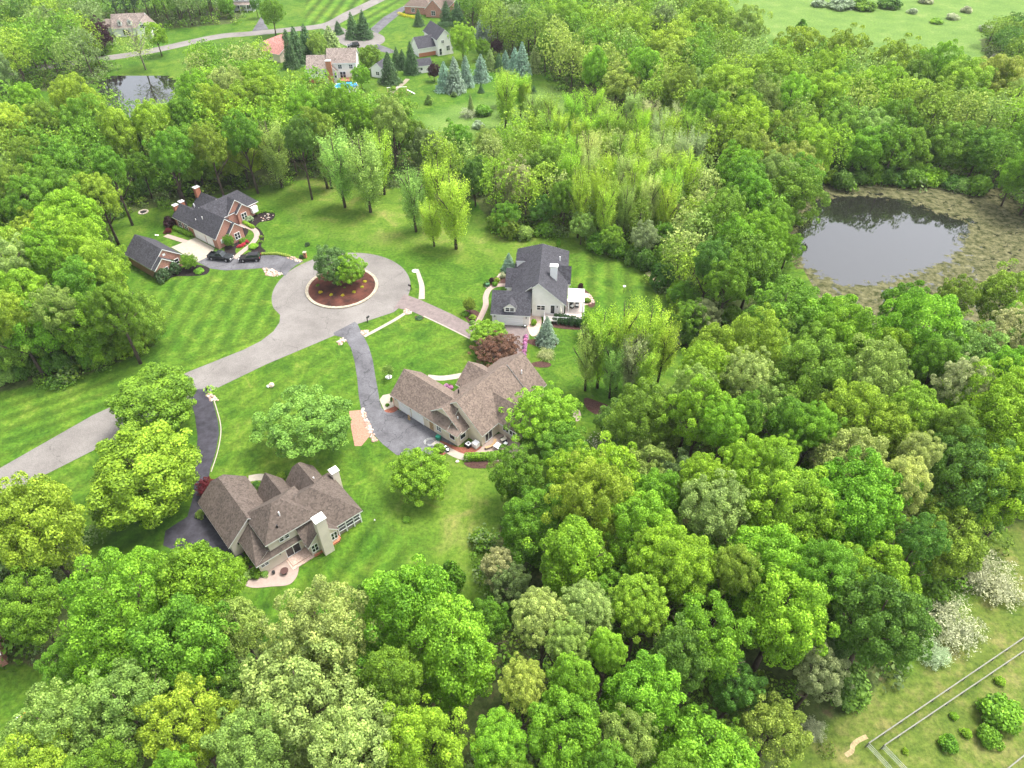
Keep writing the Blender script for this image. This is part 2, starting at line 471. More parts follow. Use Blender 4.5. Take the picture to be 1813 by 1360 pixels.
def build_ground():
    def axis(parts):
        out = []
        for a, b, s in parts: out += list(np.arange(a, b, s))
        return np.array(out)
    xs = axis([(-3000, -300, 150), (-300, -110, 3), (-110, 110, 1.0), (110, 300, 3), (300, 3001, 150)])
    ys = axis([(-900, 0, 100), (0, 24, 3), (24, 75, 0.8), (75, 200, 1.0), (200, 420, 2.2), (420, 600, 10), (600, 3601, 200)])
    X, Y = np.meshgrid(xs, ys)
    P = np.stack([X.ravel(), Y.ravel()], 1)
    n = len(P)
    forest = np.zeros(n)
    for k, p in CAN_W.items():
        forest = np.maximum(forest, smooth01(sdist(P, p) - 1.0, 1.5))
    meadow = np.zeros(n); field = np.zeros(n); rough = np.zeros(n)
    for p in MEADOW: meadow = np.maximum(meadow, smooth01(sdist(P, p), 3.0))
    for p in FIELD: field = np.maximum(field, smooth01(sdist(P, p), 1.5))
    for p in ROUGH: rough = np.maximum(rough, smooth01(sdist(P, p), 6.0))
    # beyond the surveyed land: woodland
    far = np.clip((Y.ravel() - 380) / 40, 0, 1)
    forest = np.maximum(forest, far)
    mow = np.zeros((n, 3))
    for poly, (a, b), wd, st in MOW:
        A, B = np.array(G(*a)), np.array(G(*b))
        t = (B - A) / np.linalg.norm(B - A)
        nrm = np.array([-t[1], t[0]])
        s = smooth01(sdist(P, poly), 0.8)
        m = s > mow[:, 1]
        mow[m, 0] = ((P[m] - A) @ nrm) / wd
        mow[m, 1] = s[m] * st
    me = bpy.data.meshes.new('ground')
    nx, ny = len(xs), len(ys)
    me.vertices.add(n)
    co = np.zeros((n, 3), np.float32); co[:, :2] = P
    me.vertices.foreach_set('co', co.ravel())
    i = np.arange(nx - 1); j = np.arange(ny - 1)
    I, J = np.meshgrid(i, j)
    a = (J * nx + I).ravel()
    F = np.stack([a, a + 1, a + nx + 1, a + nx], 1).astype(np.int32)
    me.loops.add(F.size); me.loops.foreach_set('vertex_index', F.ravel())
    me.polygons.add(len(F)); me.polygons.foreach_set('loop_start', np.arange(0, F.size, 4, dtype=np.int32))
    me.update()
    at = me.attributes.new('zone', 'FLOAT_COLOR', 'POINT')
    at.data.foreach_set('color', np.stack([forest, meadow, field, rough], 1).astype(np.float32).ravel())
    at = me.attributes.new('mow', 'FLOAT_VECTOR', 'POINT')
    at.data.foreach_set('vector', mow.astype(np.float32).ravel())
    o = bpy.data.objects.new('ground', me)
    COL.objects.link(o)
    tag(o, kind='structure')
    # material
    m = bpy.data.materials.new('grass_and_forest_floor'); m.use_nodes = True
    t = m.node_tree; b = t.nodes['Principled BSDF']
    b.inputs['Roughness'].default_value = 0.9; b.inputs['Specular IOR Level'].default_value = 0.12
    L = t.links.new

    def noise(scale, det=5, rough=0.65, dist=0.0):
        q = t.nodes.new('ShaderNodeTexNoise'); q.inputs['Scale'].default_value = scale
        q.inputs['Detail'].default_value = det; q.inputs['Roughness'].default_value = rough; q.inputs['Distortion'].default_value = dist
        L(tc.outputs['Object'], q.inputs['Vector']); return q.outputs['Fac']

    def ramp(f, stops):
        q = t.nodes.new('ShaderNodeValToRGB')
        e = q.color_ramp.elements
        e[0].position, e[0].color = stops[0][0], (*stops[0][1], 1)
        e[1].position, e[1].color = stops[-1][0], (*stops[-1][1], 1)
        for p, c in stops[1:-1]:
            x = e.new(p); x.color = (*c, 1)
        L(f, q.inputs[0]); return q.outputs[0]

    def mix(f, A, B, bt='MIX'):
        q = t.nodes.new('ShaderNodeMix'); q.data_type = 'RGBA'; q.blend_type = bt
        if isinstance(f, float): q.inputs['Factor'].default_value = f
        else: L(f, q.inputs['Factor'])
        for k, s in (('A', A), ('B', B)):
            if isinstance(s, tuple): q.inputs[k].default_value = (*s, 1)
            else: L(s, q.inputs[k])
        return q.outputs['Result']

    def math_(op, A, B=None, C=None):
        q = t.nodes.new('ShaderNodeMath'); q.operation = op
        for k, s in enumerate((A, B, C)):
            if s is None: continue
            if isinstance(s, (float, int)): q.inputs[k].default_value = s
            else: L(s, q.inputs[k])
        return q.outputs[0]
    tc = t.nodes.new('ShaderNodeTexCoord')
    zo = t.nodes.new('ShaderNodeAttribute'); zo.attribute_name = 'zone'
    sp = t.nodes.new('ShaderNodeSeparateColor'); L(zo.outputs['Color'], sp.inputs[0])
    mw = t.nodes.new('ShaderNodeAttribute'); mw.attribute_name = 'mow'
    ms = t.nodes.new('ShaderNodeSeparateXYZ'); L(mw.outputs['Vector'], ms.inputs[0])
    nbig, nmid, nfine = noise(0.035, 5), noise(0.22, 8, 0.78, 0.8), noise(1.6, 7, 0.8)
    lawn = ramp(nmid, [(0.30, (0.019, 0.056, 0.005)), (0.45, (0.040, 0.097, 0.007)), (0.58, (0.066, 0.128, 0.011)), (0.74, (0.130, 0.165, 0.032))])
    lawn2 = ramp(nbig, [(0.35, (0.80, 0.95, 0.8)), (0.65, (1.28, 1.08, 1.2))])
    lawn = mix(1.0, lawn, lawn2, 'MULTIPLY')
    # stripes of alternate passes
    st = math_('SINE', math_('MULTIPLY', ms.outputs['X'], math.pi))
    st = math_('MULTIPLY', math_('MULTIPLY', st, ms.outputs['Y']), 0.24)
    st = math_('ADD', st, 1.0)
    vm = t.nodes.new('ShaderNodeVectorMath'); vm.operation = 'SCALE'; L(lawn, vm.inputs[0]); L(st, vm.inputs['Scale'])
    lawn = vm.outputs[0]
    rough = ramp(noise(0.16, 7, 0.7, 0.8), [(0.32, (0.048, 0.108, 0.010)), (0.5, (0.092, 0.158, 0.017)), (0.7, (0.185, 0.19, 0.055))])
    lawn = mix(zo.outputs['Alpha'], lawn, rough)
    mead = ramp(noise(0.12, 8, 0.7), [(0.3, (0.060, 0.122, 0.020)), (0.55, (0.095, 0.165, 0.030)), (0.75, (0.15, 0.20, 0.055))])
    fld = ramp(noise(0.25, 8, 0.7), [(0.3, (0.045, 0.085, 0.011)), (0.5, (0.085, 0.120, 0.020)), (0.66, (0.155, 0.150, 0.050)), (0.8, (0.25, 0.19, 0.09))])
    flr = ramp(noise(0.5, 7, 0.7), [(0.35, (0.030, 0.045, 0.012)), (0.55, (0.055, 0.080, 0.020)), (0.72, (0.11, 0.075, 0.045))])
    c = mix(sp.outputs[1], lawn, mead)
    c = mix(sp.outputs[2], c, fld)
    e = math_('ADD', sp.outputs[0], math_('MULTIPLY', math_('SUBTRACT', noise(0.35, 5), 0.5), 1.1))
    mr = t.nodes.new('ShaderNodeMapRange'); mr.inputs['From Min'].default_value = 0.4; mr.inputs['From Max'].default_value = 0.6
    L(e, mr.inputs['Value'])
    c = mix(mr.outputs[0], c, flr)
    f2 = ramp(nfine, [(0.32, (0.45, 0.50, 0.5)), (0.68, (1.60, 1.50, 1.5))])
    c = mix(1.0, c, f2, 'MULTIPLY')
    L(c, b.inputs['Base Color'])
    bp = t.nodes.new('ShaderNodeBump'); bp.inputs['Strength'].default_value = 0.5; bp.inputs['Distance'].default_value = 0.08
    L(noise(5.0, 5, 0.7), bp.inputs['Height']); L(bp.outputs[0], b.inputs['Normal'])
    me.materials.append(m)


build_ground()


def sheet(name, pts, m, z, kind='structure', px=True, edge=0.0, th=0.0):
    """flat surface outlined by surveyed photo points (px) or metres"""
    W = [G(*p) for p in pts] if px else pts
    mb = MB()
    if th: mb.slab([(x, y, z) for x, y in W][::1], th, 0, 0)
    else: mb.poly([(x, y, z) for x, y in W])
    o = mb.build(name, m)
    bm = bmesh.new(); bm.from_mesh(o.data)
    bmesh.ops.triangulate(bm, faces=bm.faces)
    for f in bm.faces:
        if not th and f.normal.z < 0: f.normal_flip()
    bm.to_mesh(o.data); bm.free()
    tag(o, kind=kind)
    return o


def catmull(pts, n=8):
    P = [Vector((*p, 0)) for p in pts]
    P = [P[0] * 2 - P[1]] + P + [P[-1] * 2 - P[-2]]
    out = []
    for i in range(1, len(P) - 2):
        for k in range(n):
            t = k / n
            a, b, c, d_ = P[i - 1], P[i], P[i + 1], P[i + 2]
            q = 0.5 * ((2 * b) + (c - a) * t + (2 * a - 5 * b + 4 * c - d_) * t * t + (3 * b - a - 3 * c + d_) * t ** 3)
            out.append((q.x, q.y))
    out.append((P[-2].x, P[-2].y))
    return out


def ribbon(name, pts, width, m, z, kind='structure', px=True):
    W = catmull([G(*p) for p in pts] if px else pts)
    mb = MB()
    L_, R_ = [], []
    for i, p in enumerate(W):
        a = W[max(i - 1, 0)]; b = W[min(i + 1, len(W) - 1)]
        dx, dy = b[0] - a[0], b[1] - a[1]
        l = math.hypot(dx, dy) or 1
        wd = width if not isinstance(width, (list, tuple)) else width[0] + (width[1] - width[0]) * i / (len(W) - 1)
        L_.append((p[0] - dy / l * wd / 2, p[1] + dx / l * wd / 2, z))
        R_.append((p[0] + dy / l * wd / 2, p[1] - dx / l * wd / 2, z))
    for i in range(len(W) - 1):
        mb.poly([R_[i], R_[i + 1], L_[i + 1], L_[i]])
    o = mb.build(name, m)
    tag(o, kind=kind)
    return o


def cpoly(pts, n=6):
    """closed smooth outline through photo points, returned in metres"""
    W = [G(*p) for p in pts]
    out = []
    k = len(W)
    for i in range(k):
        a, b, c, d_ = (Vector((*W[(i + j - 1) % k], 0)) for j in range(4))
        for s in range(n):
            t = s / n
            q = 0.5 * ((2 * b) + (c - a) * t + (2 * a - 5 * b + 4 * c - d_) * t * t + (3 * b - a - 3 * c + d_) * t ** 3)
            out.append((q.x, q.y))
    return out


# ------------------------------------------------------------------ roads and paving
CC = Vector((*G(605.5, 512.5), 0)); CR = 14.2
arc = []
A0 = math.atan2(G(490, 545)[1] - CC.y, G(490, 545)[0] - CC.x)
A1 = math.atan2(G(690, 550)[1] - CC.y, G(690, 550)[0] - CC.x)
if A0 < 0: A0 += 2 * math.pi
for k in range(61):
    a = A0 + (A1 - A0) * k / 60
    arc.append((CC.x + CR * math.cos(a), CC.y + CR * math.sin(a)))
road = [G(-300, 1000), G(0, 829), G(165, 735), G(335, 658), G(430, 620), G(462, 604), G(484, 587), G(495, 571), G(496, 558)] + arc + \
       [G(633, 574), G(593, 594), G(470, 646), G(375, 692), G(38, 862), G(0, 882), G(-300, 1062)]
sheet('road', road, M_ROAD, 0.03, px=False)
sheet('driveway', [(349,464),(373,476),(399,479),(438,477),(464,475),(487,480),(505,489),(512,480),(524,470),(538,463),(510,456),(498,452.5),(464,451.5),(440,453),(418,457),(408,458),(373,452)], M_DRIVE, 0.045)
sheet('driveway', [(593,594.5),(604,597),(613,603),(622,618),(628,641),(633,674),(635,700),(640,728),(648,748),(660,768),(678,787),(702,806),(740,808),(790,800),(770,782),(813,790),(760,740),(704,726),(684,730),(676,723),(672,710),(669,690),(665,669),(660,638),(653,614),(643,594),(633,574),(628,570),(590,590)], M_DRIVE, 0.045)
sheet('driveway', [(696,548),(716,521),(746,532),(801,557),(843,580),(862,587),(873,572),(938,580),(937,600),(931,622),(925,655),(880,640),(850,613),(832,599),(755,563),(730,552),(705,546)], M_BROWND, 0.045)
sheet('driveway', [(333,690),(372,689),(378,715),(386,745),(388,768),(382,800),(372,832),(368,860),(392,920),(432,985),(416,990),(388,994),(318,978),(289,966),(293,940),(332,915),(342,880),(345,835),(350,775),(345,735)], M_DARKDRIVE, 0.045)
sheet('parking_pad', [(303,438),(346,421),(380,440),(374,452.5),(349,464.5)], M_CONC, 0.055)
ribbon('path', [(415,458),(424,450),(434,442),(447,431),(455,418),(451,408),(438,402),(424,395)], 1.25, M_PINKC, 0.06)
ribbon('path', [(293,417),(312,423),(331,429)], 1.3, M_PINKC, 0.06)
ribbon('path', [(843,577),(853,558),(860,541),(860,526),(866,513),(879,506),(898,505)], 1.15, M_PINKC, 0.06)
ribbon('path', [(738,477),(742.5,491),(747,508),(746.5,530)], [0.75, 1.25], M_CONC, 0.055)
ribbon('path', [(722,552),(700,566),(675,580),(645,596)], 0.75, M_CONC, 0.055)
ribbon('path', [(750,560),(790,579),(832,600)], 0.3, M_CONC, 0.056)
ribbon('path', [(757,668),(780,670),(800,668),(822,664)], 1.3, M_CONC, 0.055)
ribbon('path', [(768,783),(790,796),(815,808),(840,812)], 1.3, M_CONC, 0.06)
ribbon('path', [(440,848),(460,845),(480,848)], 1.3, M_CONC, 0.055)
sheet('path', [(672,708),(678,700),(693,697),(698,720),(680,727)], M_CONC, 0.052)
ribbon('kerb_strip', [(374,694),(383,722),(390,748),(391,770),(385,802),(374,836)], 0.16, M_CONC, 0.07)
sheet('patio', cpoly([(830,812),(850,795),(862,782),(885,768),(910,775),(930,800),(928,812),(905,818),(870,816)]), M_PINKC, 0.062, px=False)
sheet('patio', cpoly([(415,1018),(425,1032),(447,1041),(480,1039),(510,1036),(524,1024),(529,1008),(528,990),(500,985),(470,1000),(455,1012),(440,1008),(425,1006)]), M_PINKC, 0.062, px=False)
sheet('patio', cpoly([(930,560),(944,556),(958,562),(957,580),(950,594),(938,592)]), M_PAVER, 0.056, px=False)
sheet('patio', cpoly([(1033,520),(1045,522),(1049,532),(1040,540),(1031,538)]), M_PAVER, 0.056, px=False)
sheet('gravel_bed', [(618,728),(640,726),(652,745),(658,768),(640,790),(628,790),(622,760)], mat('pink_gravel', (0.30, 0.17, 0.12), 0.95, 0.1, 0.25, 4), 0.035)
# far roads
ribbon('far_road', [(-160,150),(0,138),(60,122),(160,107),(260,92),(380,66),(440,60),(520,52),(580,44),(620,24),(680,-5),(760,-45)], 6.0, M_ROAD, 0.03)
sheet('far_road', [G(640 + 42 * math.cos(a), 70 + 15 * math.sin(a)) for a in np.linspace(0, 2 * math.pi, 28, endpoint=False)], M_ROAD, 0.034, px=False)
ribbon('far_road', [(584,48),(600,56),(615,66)], 7.0, M_ROAD, 0.032)
sheet('driveway', [(655,52),(668,60),(690,40),(722,14),(712,12),(680,30)], M_DRIVE, 0.046)
sheet('driveway', [(650,84),(668,78),(690,86),(702,92),(690,95),(668,90)], M_DRIVE, 0.046)
sheet('driveway', [(446,56),(475,52),(466,36),(462,30),(456,40)], M_DRIVE, 0.046)
ribbon('path', [(722,140),(712,150),(700,158),(686,170)], 1.6, mat('sand', (0.22, 0.19, 0.14), 0.95, 0.1, 0.1, 2), 0.05)
ribbon('track', [(1208,372),(1222,345),(1236,318),(1243,290)], 3.0, mat('bare_earth', (0.24, 0.18, 0.10), 0.95, 0.1, 0.3, 1), 0.02)
ribbon('track', [(1146,482),(1160,494),(1178,512)], 1.3, mat('bare_sand', (0.42, 0.35, 0.22), 0.95, 0.1, 0.2, 2), 0.02)
M_SAND2 = mat('pale_earth', (0.30, 0.24, 0.13), 0.95, 0.1, 0.3, 2)
ribbon('track', [(1535,1304),(1520,1311),(1510,1320),(1508,1330),(1497,1338)], 0.5, M_SAND2, 0.02)



# island of the turning circle
IC = Vector((*G(605.7, 509.5), 0)); IR = 7.5
isl = empty('traffic_island', (IC.x, IC.y, 0))
tag(isl, 'round planted island with stone kerb and red brown mulch in the turning circle', 'traffic island')
mb = MB()
for k in range(56):
    a0, a1 = 2 * math.pi * k / 56, 2 * math.pi * (k + 0.93) / 56
    ri, ro = IR - 0.62, IR
    pts = [(ri * math.cos(a0), ri * math.sin(a0), 0.26), (ro * math.cos(a0), ro * math.sin(a0), 0.26), (ro * math.cos(a1), ro * math.sin(a1), 0.26), (ri * math.cos(a1), ri * math.sin(a1), 0.26)]
    mb.slab(pts, 0.27, 0, 0)
mb.build('kerb', mat('kerb_stone', (0.32, 0.28, 0.21), 0.9, 0.2, 0.3, 2.0), isl)
mb = MB()
rim = [((IR - 0.6) * math.cos(2 * math.pi * k / 40), (IR - 0.6) * math.sin(2 * math.pi * k / 40), 0.2) for k in range(40)]
mid = [(0.5 * x, 0.5 * y, 0.5) for x, y, z in rim]
for k in range(40):
    q = (k + 1) % 40
    mb.poly([rim[k], rim[q], mid[q], mid[k]]); mb.poly([mid[k], mid[q], (0, 0, 0.6)])
mb.build('mulch', mat('island_mulch', (0.048, 0.026, 0.022), 0.98, 0.05, 0.4, 0.35, col2=(0.115, 0.045, 0.032), detail=8), isl, smooth=True)

# ------------------------------------------------------------------ ponds
def water_mat(name, algae=True):
    m = bpy.data.materials.new(name); m.use_nodes = True
    t = m.node_tree; b = t.nodes['Principled BSDF']; L = t.links.new
    b.inputs['Base Color'].default_value = (0.012, 0.012, 0.010, 1)
    b.inputs['Roughness'].default_value = 0.03; b.inputs['IOR'].default_value = 1.5
    b.inputs['Specular IOR Level'].default_value = 1.0
    tc = t.nodes.new('ShaderNodeTexCoord')
    n = t.nodes.new('ShaderNodeTexNoise'); n.inputs['Scale'].default_value = 2.5; n.inputs['Detail'].default_value = 4
    L(tc.outputs['Object'], n.inputs['Vector'])
    bp = t.nodes.new('ShaderNodeBump'); bp.inputs['Strength'].default_value = 0.06; bp.inputs['Distance'].default_value = 0.03
    L(n.outputs['Fac'], bp.inputs['Height']); L(bp.outputs[0], b.inputs['Normal'])
    if algae:
        a = t.nodes.new('ShaderNodeAttribute'); a.attribute_name = 'algae'
        n2 = t.nodes.new('ShaderNodeTexNoise'); n2.inputs['Scale'].default_value = 0.45; n2.inputs['Detail'].default_value = 9; n2.inputs['Roughness'].default_value = 0.75; n2.inputs['Distortion'].default_value = 0.5
        L(tc.outputs['Object'], n2.inputs['Vector'])
        ad = t.nodes.new('ShaderNodeMath'); ad.operation = 'MULTIPLY_ADD'
        L(n2.outputs['Fac'], ad.inputs[0]); ad.inputs[1].default_value = 2.6; L(a.outputs['Fac'], ad.inputs[2])
        mr = t.nodes.new('ShaderNodeMapRange'); mr.inputs['From Min'].default_value = 1.70; mr.inputs['From Max'].default_value = 1.78
        L(ad.outputs[0], mr.inputs['Value'])
        d_ = t.nodes.new('ShaderNodeBsdfDiffuse')
        n3 = t.nodes.new('ShaderNodeTexNoise'); n3.inputs['Scale'].default_value = 0.7; n3.inputs['Detail'].default_value = 10; n3.inputs['Roughness'].default_value = 0.75
        L(tc.outputs['Object'], n3.inputs['Vector'])
        r = t.nodes.new('ShaderNodeValToRGB'); e = r.color_ramp.elements
        e[0].position = 0.40; e[0].color = (0.030, 0.036, 0.013, 1); e[1].position = 0.66; e[1].color = (0.160, 0.150, 0.080, 1)
        L(n3.outputs['Fac'], r.inputs[0]); L(r.outputs[0], d_.inputs['Color'])
        mx = t.nodes.new('ShaderNodeMixShader'); L(mr.outputs[0], mx.inputs[0]); L(b.outputs[0], mx.inputs[1]); L(d_.outputs[0], mx.inputs[2])
        L(mx.outputs[0], t.nodes['Material Output'].inputs['Surface'])
    return m


def pond(name, outline, openw, m, step=1.5, z=0.02):
    P = np.array(cpoly(outline, 5))
    x0, y0 = P.min(0) - 1; x1, y1 = P.max(0) + 1
    xs = np.arange(x0, x1, step); ys = np.arange(y0, y1, step)
    X, Y = np.meshgrid(xs, ys); Q = np.stack([X.ravel(), Y.ravel()], 1)
    dd = sdist(Q, P)
    al = np.clip(0.5 + sdist(Q, wpoly(openw)) / 6.0, -0.05, 0.66) if openw else np.full(len(Q), -1.0)
    nx = len(xs)
    F = []
    for j in range(len(ys) - 1):
        for i in range(nx - 1):
            a = j * nx + i
            if dd[a] < 0 or dd[a + 1] < 0 or dd[a + nx] < 0: F.append((a, a + 1, a + nx + 1, a + nx))
    me = bpy.data.meshes.new(name)
    me.from_pydata([(q[0], q[1], z) for q in Q], [], F)
    at = me.attributes.new('algae', 'FLOAT', 'POINT'); at.data.foreach_set('value', al.astype(np.float32))
    me.materials.append(m)
    o = bpy.data.objects.new(name, me); COL.objects.link(o)
    tag(o, kind='structure')
    return o


W_MAT = water_mat('pond_water_algae')
pond('pond_water', [(1412,395),(1425,350),(1465,322),(1560,312),(1680,316),(1780,342),(1850,400),(1880,490),(1813,560),(1700,590),(1560,590),(1490,560),(1440,500),(1405,450)],
     [(1405,400),(1440,352),(1520,345),(1600,352),(1660,376),(1728,392),(1700,440),(1672,470),(1610,488),(1560,505),(1500,508),(1430,480),(1400,440)], W_MAT)
pond('pond_water', [(178,150),(188,140),(220,135),(265,136),(300,142),(300,165),(280,200),(245,215),(205,205),(185,180)], None, water_mat('pond_water_plain', False), 2.0)


# ------------------------------------------------------------------ houses
class House:
    def __init__(s, name, origin, ang, label, wall, roof, cat='house', group=None):
        s.e = empty(name, (origin[0], origin[1], 0), R(ang))
        tag(s.e, label, cat, group)
        s.W = MB(); s.Rf = MB(); s.wm = wall; s.rm = roof; s.k = 0
        s.roof_kids = []; s.T = MB(); s.S = MB()

    def eps(s):
        s.k += 1
        return 0.004 * s.k

    def gable(s, x0, x1, y0, y1, ze, zr, ax, ov=0.4, rk=0.3, wall=True, jerk=(0, 0), base=0.0, t=0.2):
        """ax: ridge direction; outline is the roof edge in local metres; jerk clips the (low, high) ridge end"""
        e = s.eps()
        if ax == 'x': a0, a1, b0, b1 = x0, x1, y0, y1
        else: a0, a1, b0, b1 = y0, y1, x0, x1
        bm_ = (b0 + b1) / 2
        sl = (zr - ze) / ((b1 - b0) / 2)
        P = (lambda a, b, z: (a, b, z)) if ax == 'x' else (lambda a, b, z: (b, a, z))
        z_ = e
        for sgn in (0, 1):
            be = b0 if sgn == 0 else b1
            pts = []
            for end, (a, jk) in enumerate(((a0, jerk[0]), (a1, jerk[1]))):
                dirn = 1 if end == 0 else -1
                if jk:
                    bj = bm_ + (be - bm_) * jk / ((b1 - b0) / 2)
                    zj = zr - sl * jk
                    q = [P(a, be, ze + z_), P(a, bj, zj + z_), P(a + dirn * jk * 0.9, bm_, zr + z_)]
                else:
                    q = [P(a, be, ze + z_), P(a, bm_, zr + z_)]
                pts += q if end == 0 else q[::-1]
            # order: eave a0 -> ... ridge -> eave a1
            if (ax == 'x') == (sgn == 0): pts = pts[::-1]
            s.Rf.slab(pts, t)
        for end, (a, jk) in enumerate(((a0, jerk[0]), (a1, jerk[1]))):
            if jk:
                dirn = 1 if end == 0 else -1
                zj = zr - sl * jk
                s.Rf.slab([P(a, bm_ - jk, zj + z_), P(a, bm_ + jk, zj + z_), P(a + dirn * jk * 0.9, bm_, zr + z_)], t)
        if wall:
            wz = ze + sl * ov - t - 0.02
            top = zr - t - 0.03
            prof = [(b0 + ov + e, base), (b1 - ov - e, base), (b1 - ov - e, wz), (bm_, top), (b0 + ov + e, wz)]
            ea = a0 + rk + e; eb = a1 - rk - e
            if jerk[0] or jerk[1]:
                zc = zr - sl * max(jerk) - t - 0.05
                hw = (top - zc) / sl
                prof = [(b0 + ov + e, base), (b1 - ov - e, base), (b1 - ov - e, wz), (bm_ + hw, zc), (bm_ - hw, zc), (b0 + ov + e, wz)]
            s.W.prism(prof, ax, ea, eb)

    def hip(s, x0, x1, y0, y1, ze, sl, ends=(1, 1), ov=0.4, wall=True, base=0.0, t=0.2, ax=None):
        e = s.eps()
        wx, wy = x1 - x0, y1 - y0
        h = min(wx, wy) / 2 if ax is None else (wy if ax == 'x' else wx) / 2
        zr = ze + h * sl
        if (wx >= wy if ax is None else ax == 'x'):
            m_ = (y0 + y1) / 2
            r0 = (x0 + (h if ends[0] else 0), m_, zr + e); r1 = (x1 - (h if ends[1] else 0), m_, zr + e)
            c = [(x0, y0, ze + e), (x1, y0, ze + e), (x1, y1, ze + e), (x0, y1, ze + e)]
            s.Rf.slab([c[0], c[1], r1, r0], t); s.Rf.slab([c[2], c[3], r0, r1], t)
            if ends[0]: s.Rf.slab([c[3], c[0], r0], t)
            if ends[1]: s.Rf.slab([c[1], c[2], r1], t)
        else:
            m_ = (x0 + x1) / 2
            r0 = (m_, y0 + (h if ends[0] else 0), zr + e); r1 = (m_, y1 - (h if ends[1] else 0), zr + e)
            c = [(x0, y0, ze + e), (x1, y0, ze + e), (x1, y1, ze + e), (x0, y1, ze + e)]
            s.Rf.slab([c[1], c[2], r1, r0], t); s.Rf.slab([c[3], c[0], r0, r1], t)
            if ends[0]: s.Rf.slab([c[0], c[1], r0], t)
            if ends[1]: s.Rf.slab([c[2], c[3], r1], t)
        if wall: s.W.box(x0 + ov + e, x1 - ov - e, y0 + ov + e, y1 - ov - e, base, ze - 0.03)

    def finish(s):
        s.wall = s.W.build('wall', s.wm, s.e)
        s.roof = s.Rf.build('roof', [s.rm, M_WHITE], s.e)
        return s

    def face(s, mb, x, y, f, u0, u1, z0, z1, d0, d1, mi=0):
        """box on a wall face; f = outward side; u along the wall"""
        if f == 'y-': mb.box(x + u0, x + u1, y - d1, y - d0, z0, z1, mi)
        if f == 'y+': mb.box(x + u0, x + u1, y + d0, y + d1, z0, z1, mi)
        if f == 'x-': mb.box(x - d1, x - d0, y + u0, y + u1, z0, z1, mi)
        if f == 'x+': mb.box(x + d0, x + d1, y + u0, y + u1, z0, z1, mi)

    def window(s, x, y, f, w, z0, z1, lights=2, bars=True, name='window', parent=None, fm=None):
        a = MB(); h = w / 2; fr = 0.09
        s.face(a, x, y, f, -h - fr, -h, z0 - fr, z1 + fr, 0.0, 0.09)
        s.face(a, x, y, f, h, h + fr, z0 - fr, z1 + fr, 0.0, 0.09)
        s.face(a, x, y, f, -h, h, z1, z1 + fr, 0.0, 0.088)
        s.face(a, x, y, f, -h, h, z0 - fr, z0, 0.0, 0.10)
        for k in range(1, lights):
            u = -h + w * k / lights
            s.face(a, x, y, f, u - 0.05, u + 0.05, z0, z1, 0.0, 0.085)
        if bars: s.face(a, x, y, f, -h, h, (z0 + z1) / 2 - 0.025, (z0 + z1) / 2 + 0.025, 0.0, 0.075)
        o = a.build(name, fm or M_VINYL, parent or s.e)
        b = MB(); s.face(b, x, y, f, -h, h, z0, z1, -0.02, 0.05)
        b.build('pane', M_GLASS, o)
        return o

    def garage_door(s, x, y, f, w, h=2.2, m=None):
        a = MB(); n = 4
        for k in range(n):
            s.face(a, x, y, f, -w / 2, w / 2, 0.02 + h * k / n, h * (k + 1) / n - 0.025, 0.0, 0.07)
        s.face(a, x, y, f, -w / 2 - 0.1, -w / 2, 0, h + 0.1, 0.0, 0.1); s.face(a, x, y, f, w / 2, w / 2 + 0.1, 0, h + 0.1, 0.0, 0.1)
        s.face(a, x, y, f, -w / 2, w / 2, h, h + 0.1, 0.0, 0.1)
        o = a.build('garage_door', m or M_VINYL, s.e)
        return o

    def door(s, x, y, f, m=None, z0=0.1):
        a = MB(); s.face(a, x, y, f, -0.45, 0.45, z0, z0 + 2.05, 0.0, 0.06)
        o = a.build('door', m or M_VINYL, s.e)
        b = MB(); s.face(b, x, y, f, 0.3, 0.36, z0 + 0.95, z0 + 1.05, 0.06, 0.12); b.build('handle', M_STEEL, o)
        return o

    def chimney(s, x0, x1, y0, y1, z0, z1, m, cap=M_WHITE, parent=None):
        a = MB(); a.box(x0, x1, y0, y1, z0, z1)
        o = a.build('chimney', m, parent or s.e)
        b = MB(); b.box(x0 - 0.1, x1 + 0.1, y0 - 0.1, y1 + 0.1, z1, z1 + 0.15)
        b.build('cap', cap, o)
        c = MB(); c.disc((x0 + x1) / 2, (y0 + y1) / 2, z1 + 0.15, z1 + 0.45, 0.14, 10); c.build('flue', M_STEEL, o)
        return o

    def vent(s, x, y, z, r=0.09, h=0.5, m=None):
        a = MB(); a.disc(x, y, z - 0.3, z + h, r, 8)
        a.build('vent_pipe', m or M_VINYL, s.roof)

    def lamp(s, x, y, f, z):
        a = MB(); s.face(a, x, y, f, -0.09, 0.09, z, z + 0.32, 0.02, 0.2)
        a.build('wall_lamp', M_BLACK, s.e)


# --- house D: two-storey, beige siding, lower left of the photo
D = House('house', (-38.7, 56.1), 41, 'two-storey beige house with dark brown shingles and tall square chimney, lower left', M_SIDE_BG, M_ROOF_DB)
D.gable(-0.5, 7.0, -0.45, 10.0, 2.7, 6.15, 'y', jerk=(0, 0.95))
D.hip(3.1, 11.0, -5.5, 1.3, 5.3, 0.93, ends=(1, 1))
D.hip(7.6, 16.8, -7.0, 2.5, 2.72, 0.98, ends=(0, 1), wall=False, ax='x')
D.W.box(8.05, 12.6, -6.55, 2.1, 0, 2.72); D.W.box(12.6, 16.35, -3.2, 2.1, 0, 2.73)
D.gable(6.7, 10.9, -2.0, 5.8, 2.9, 5.9, 'y')
D.gable(10.9, 15.6, -2.0, 5.0, 2.85, 5.85, 'y', jerk=(0, 0.7))
D.gable(7.7, 12.6, -7.6, -3.0, 2.6, 5.2, 'y')
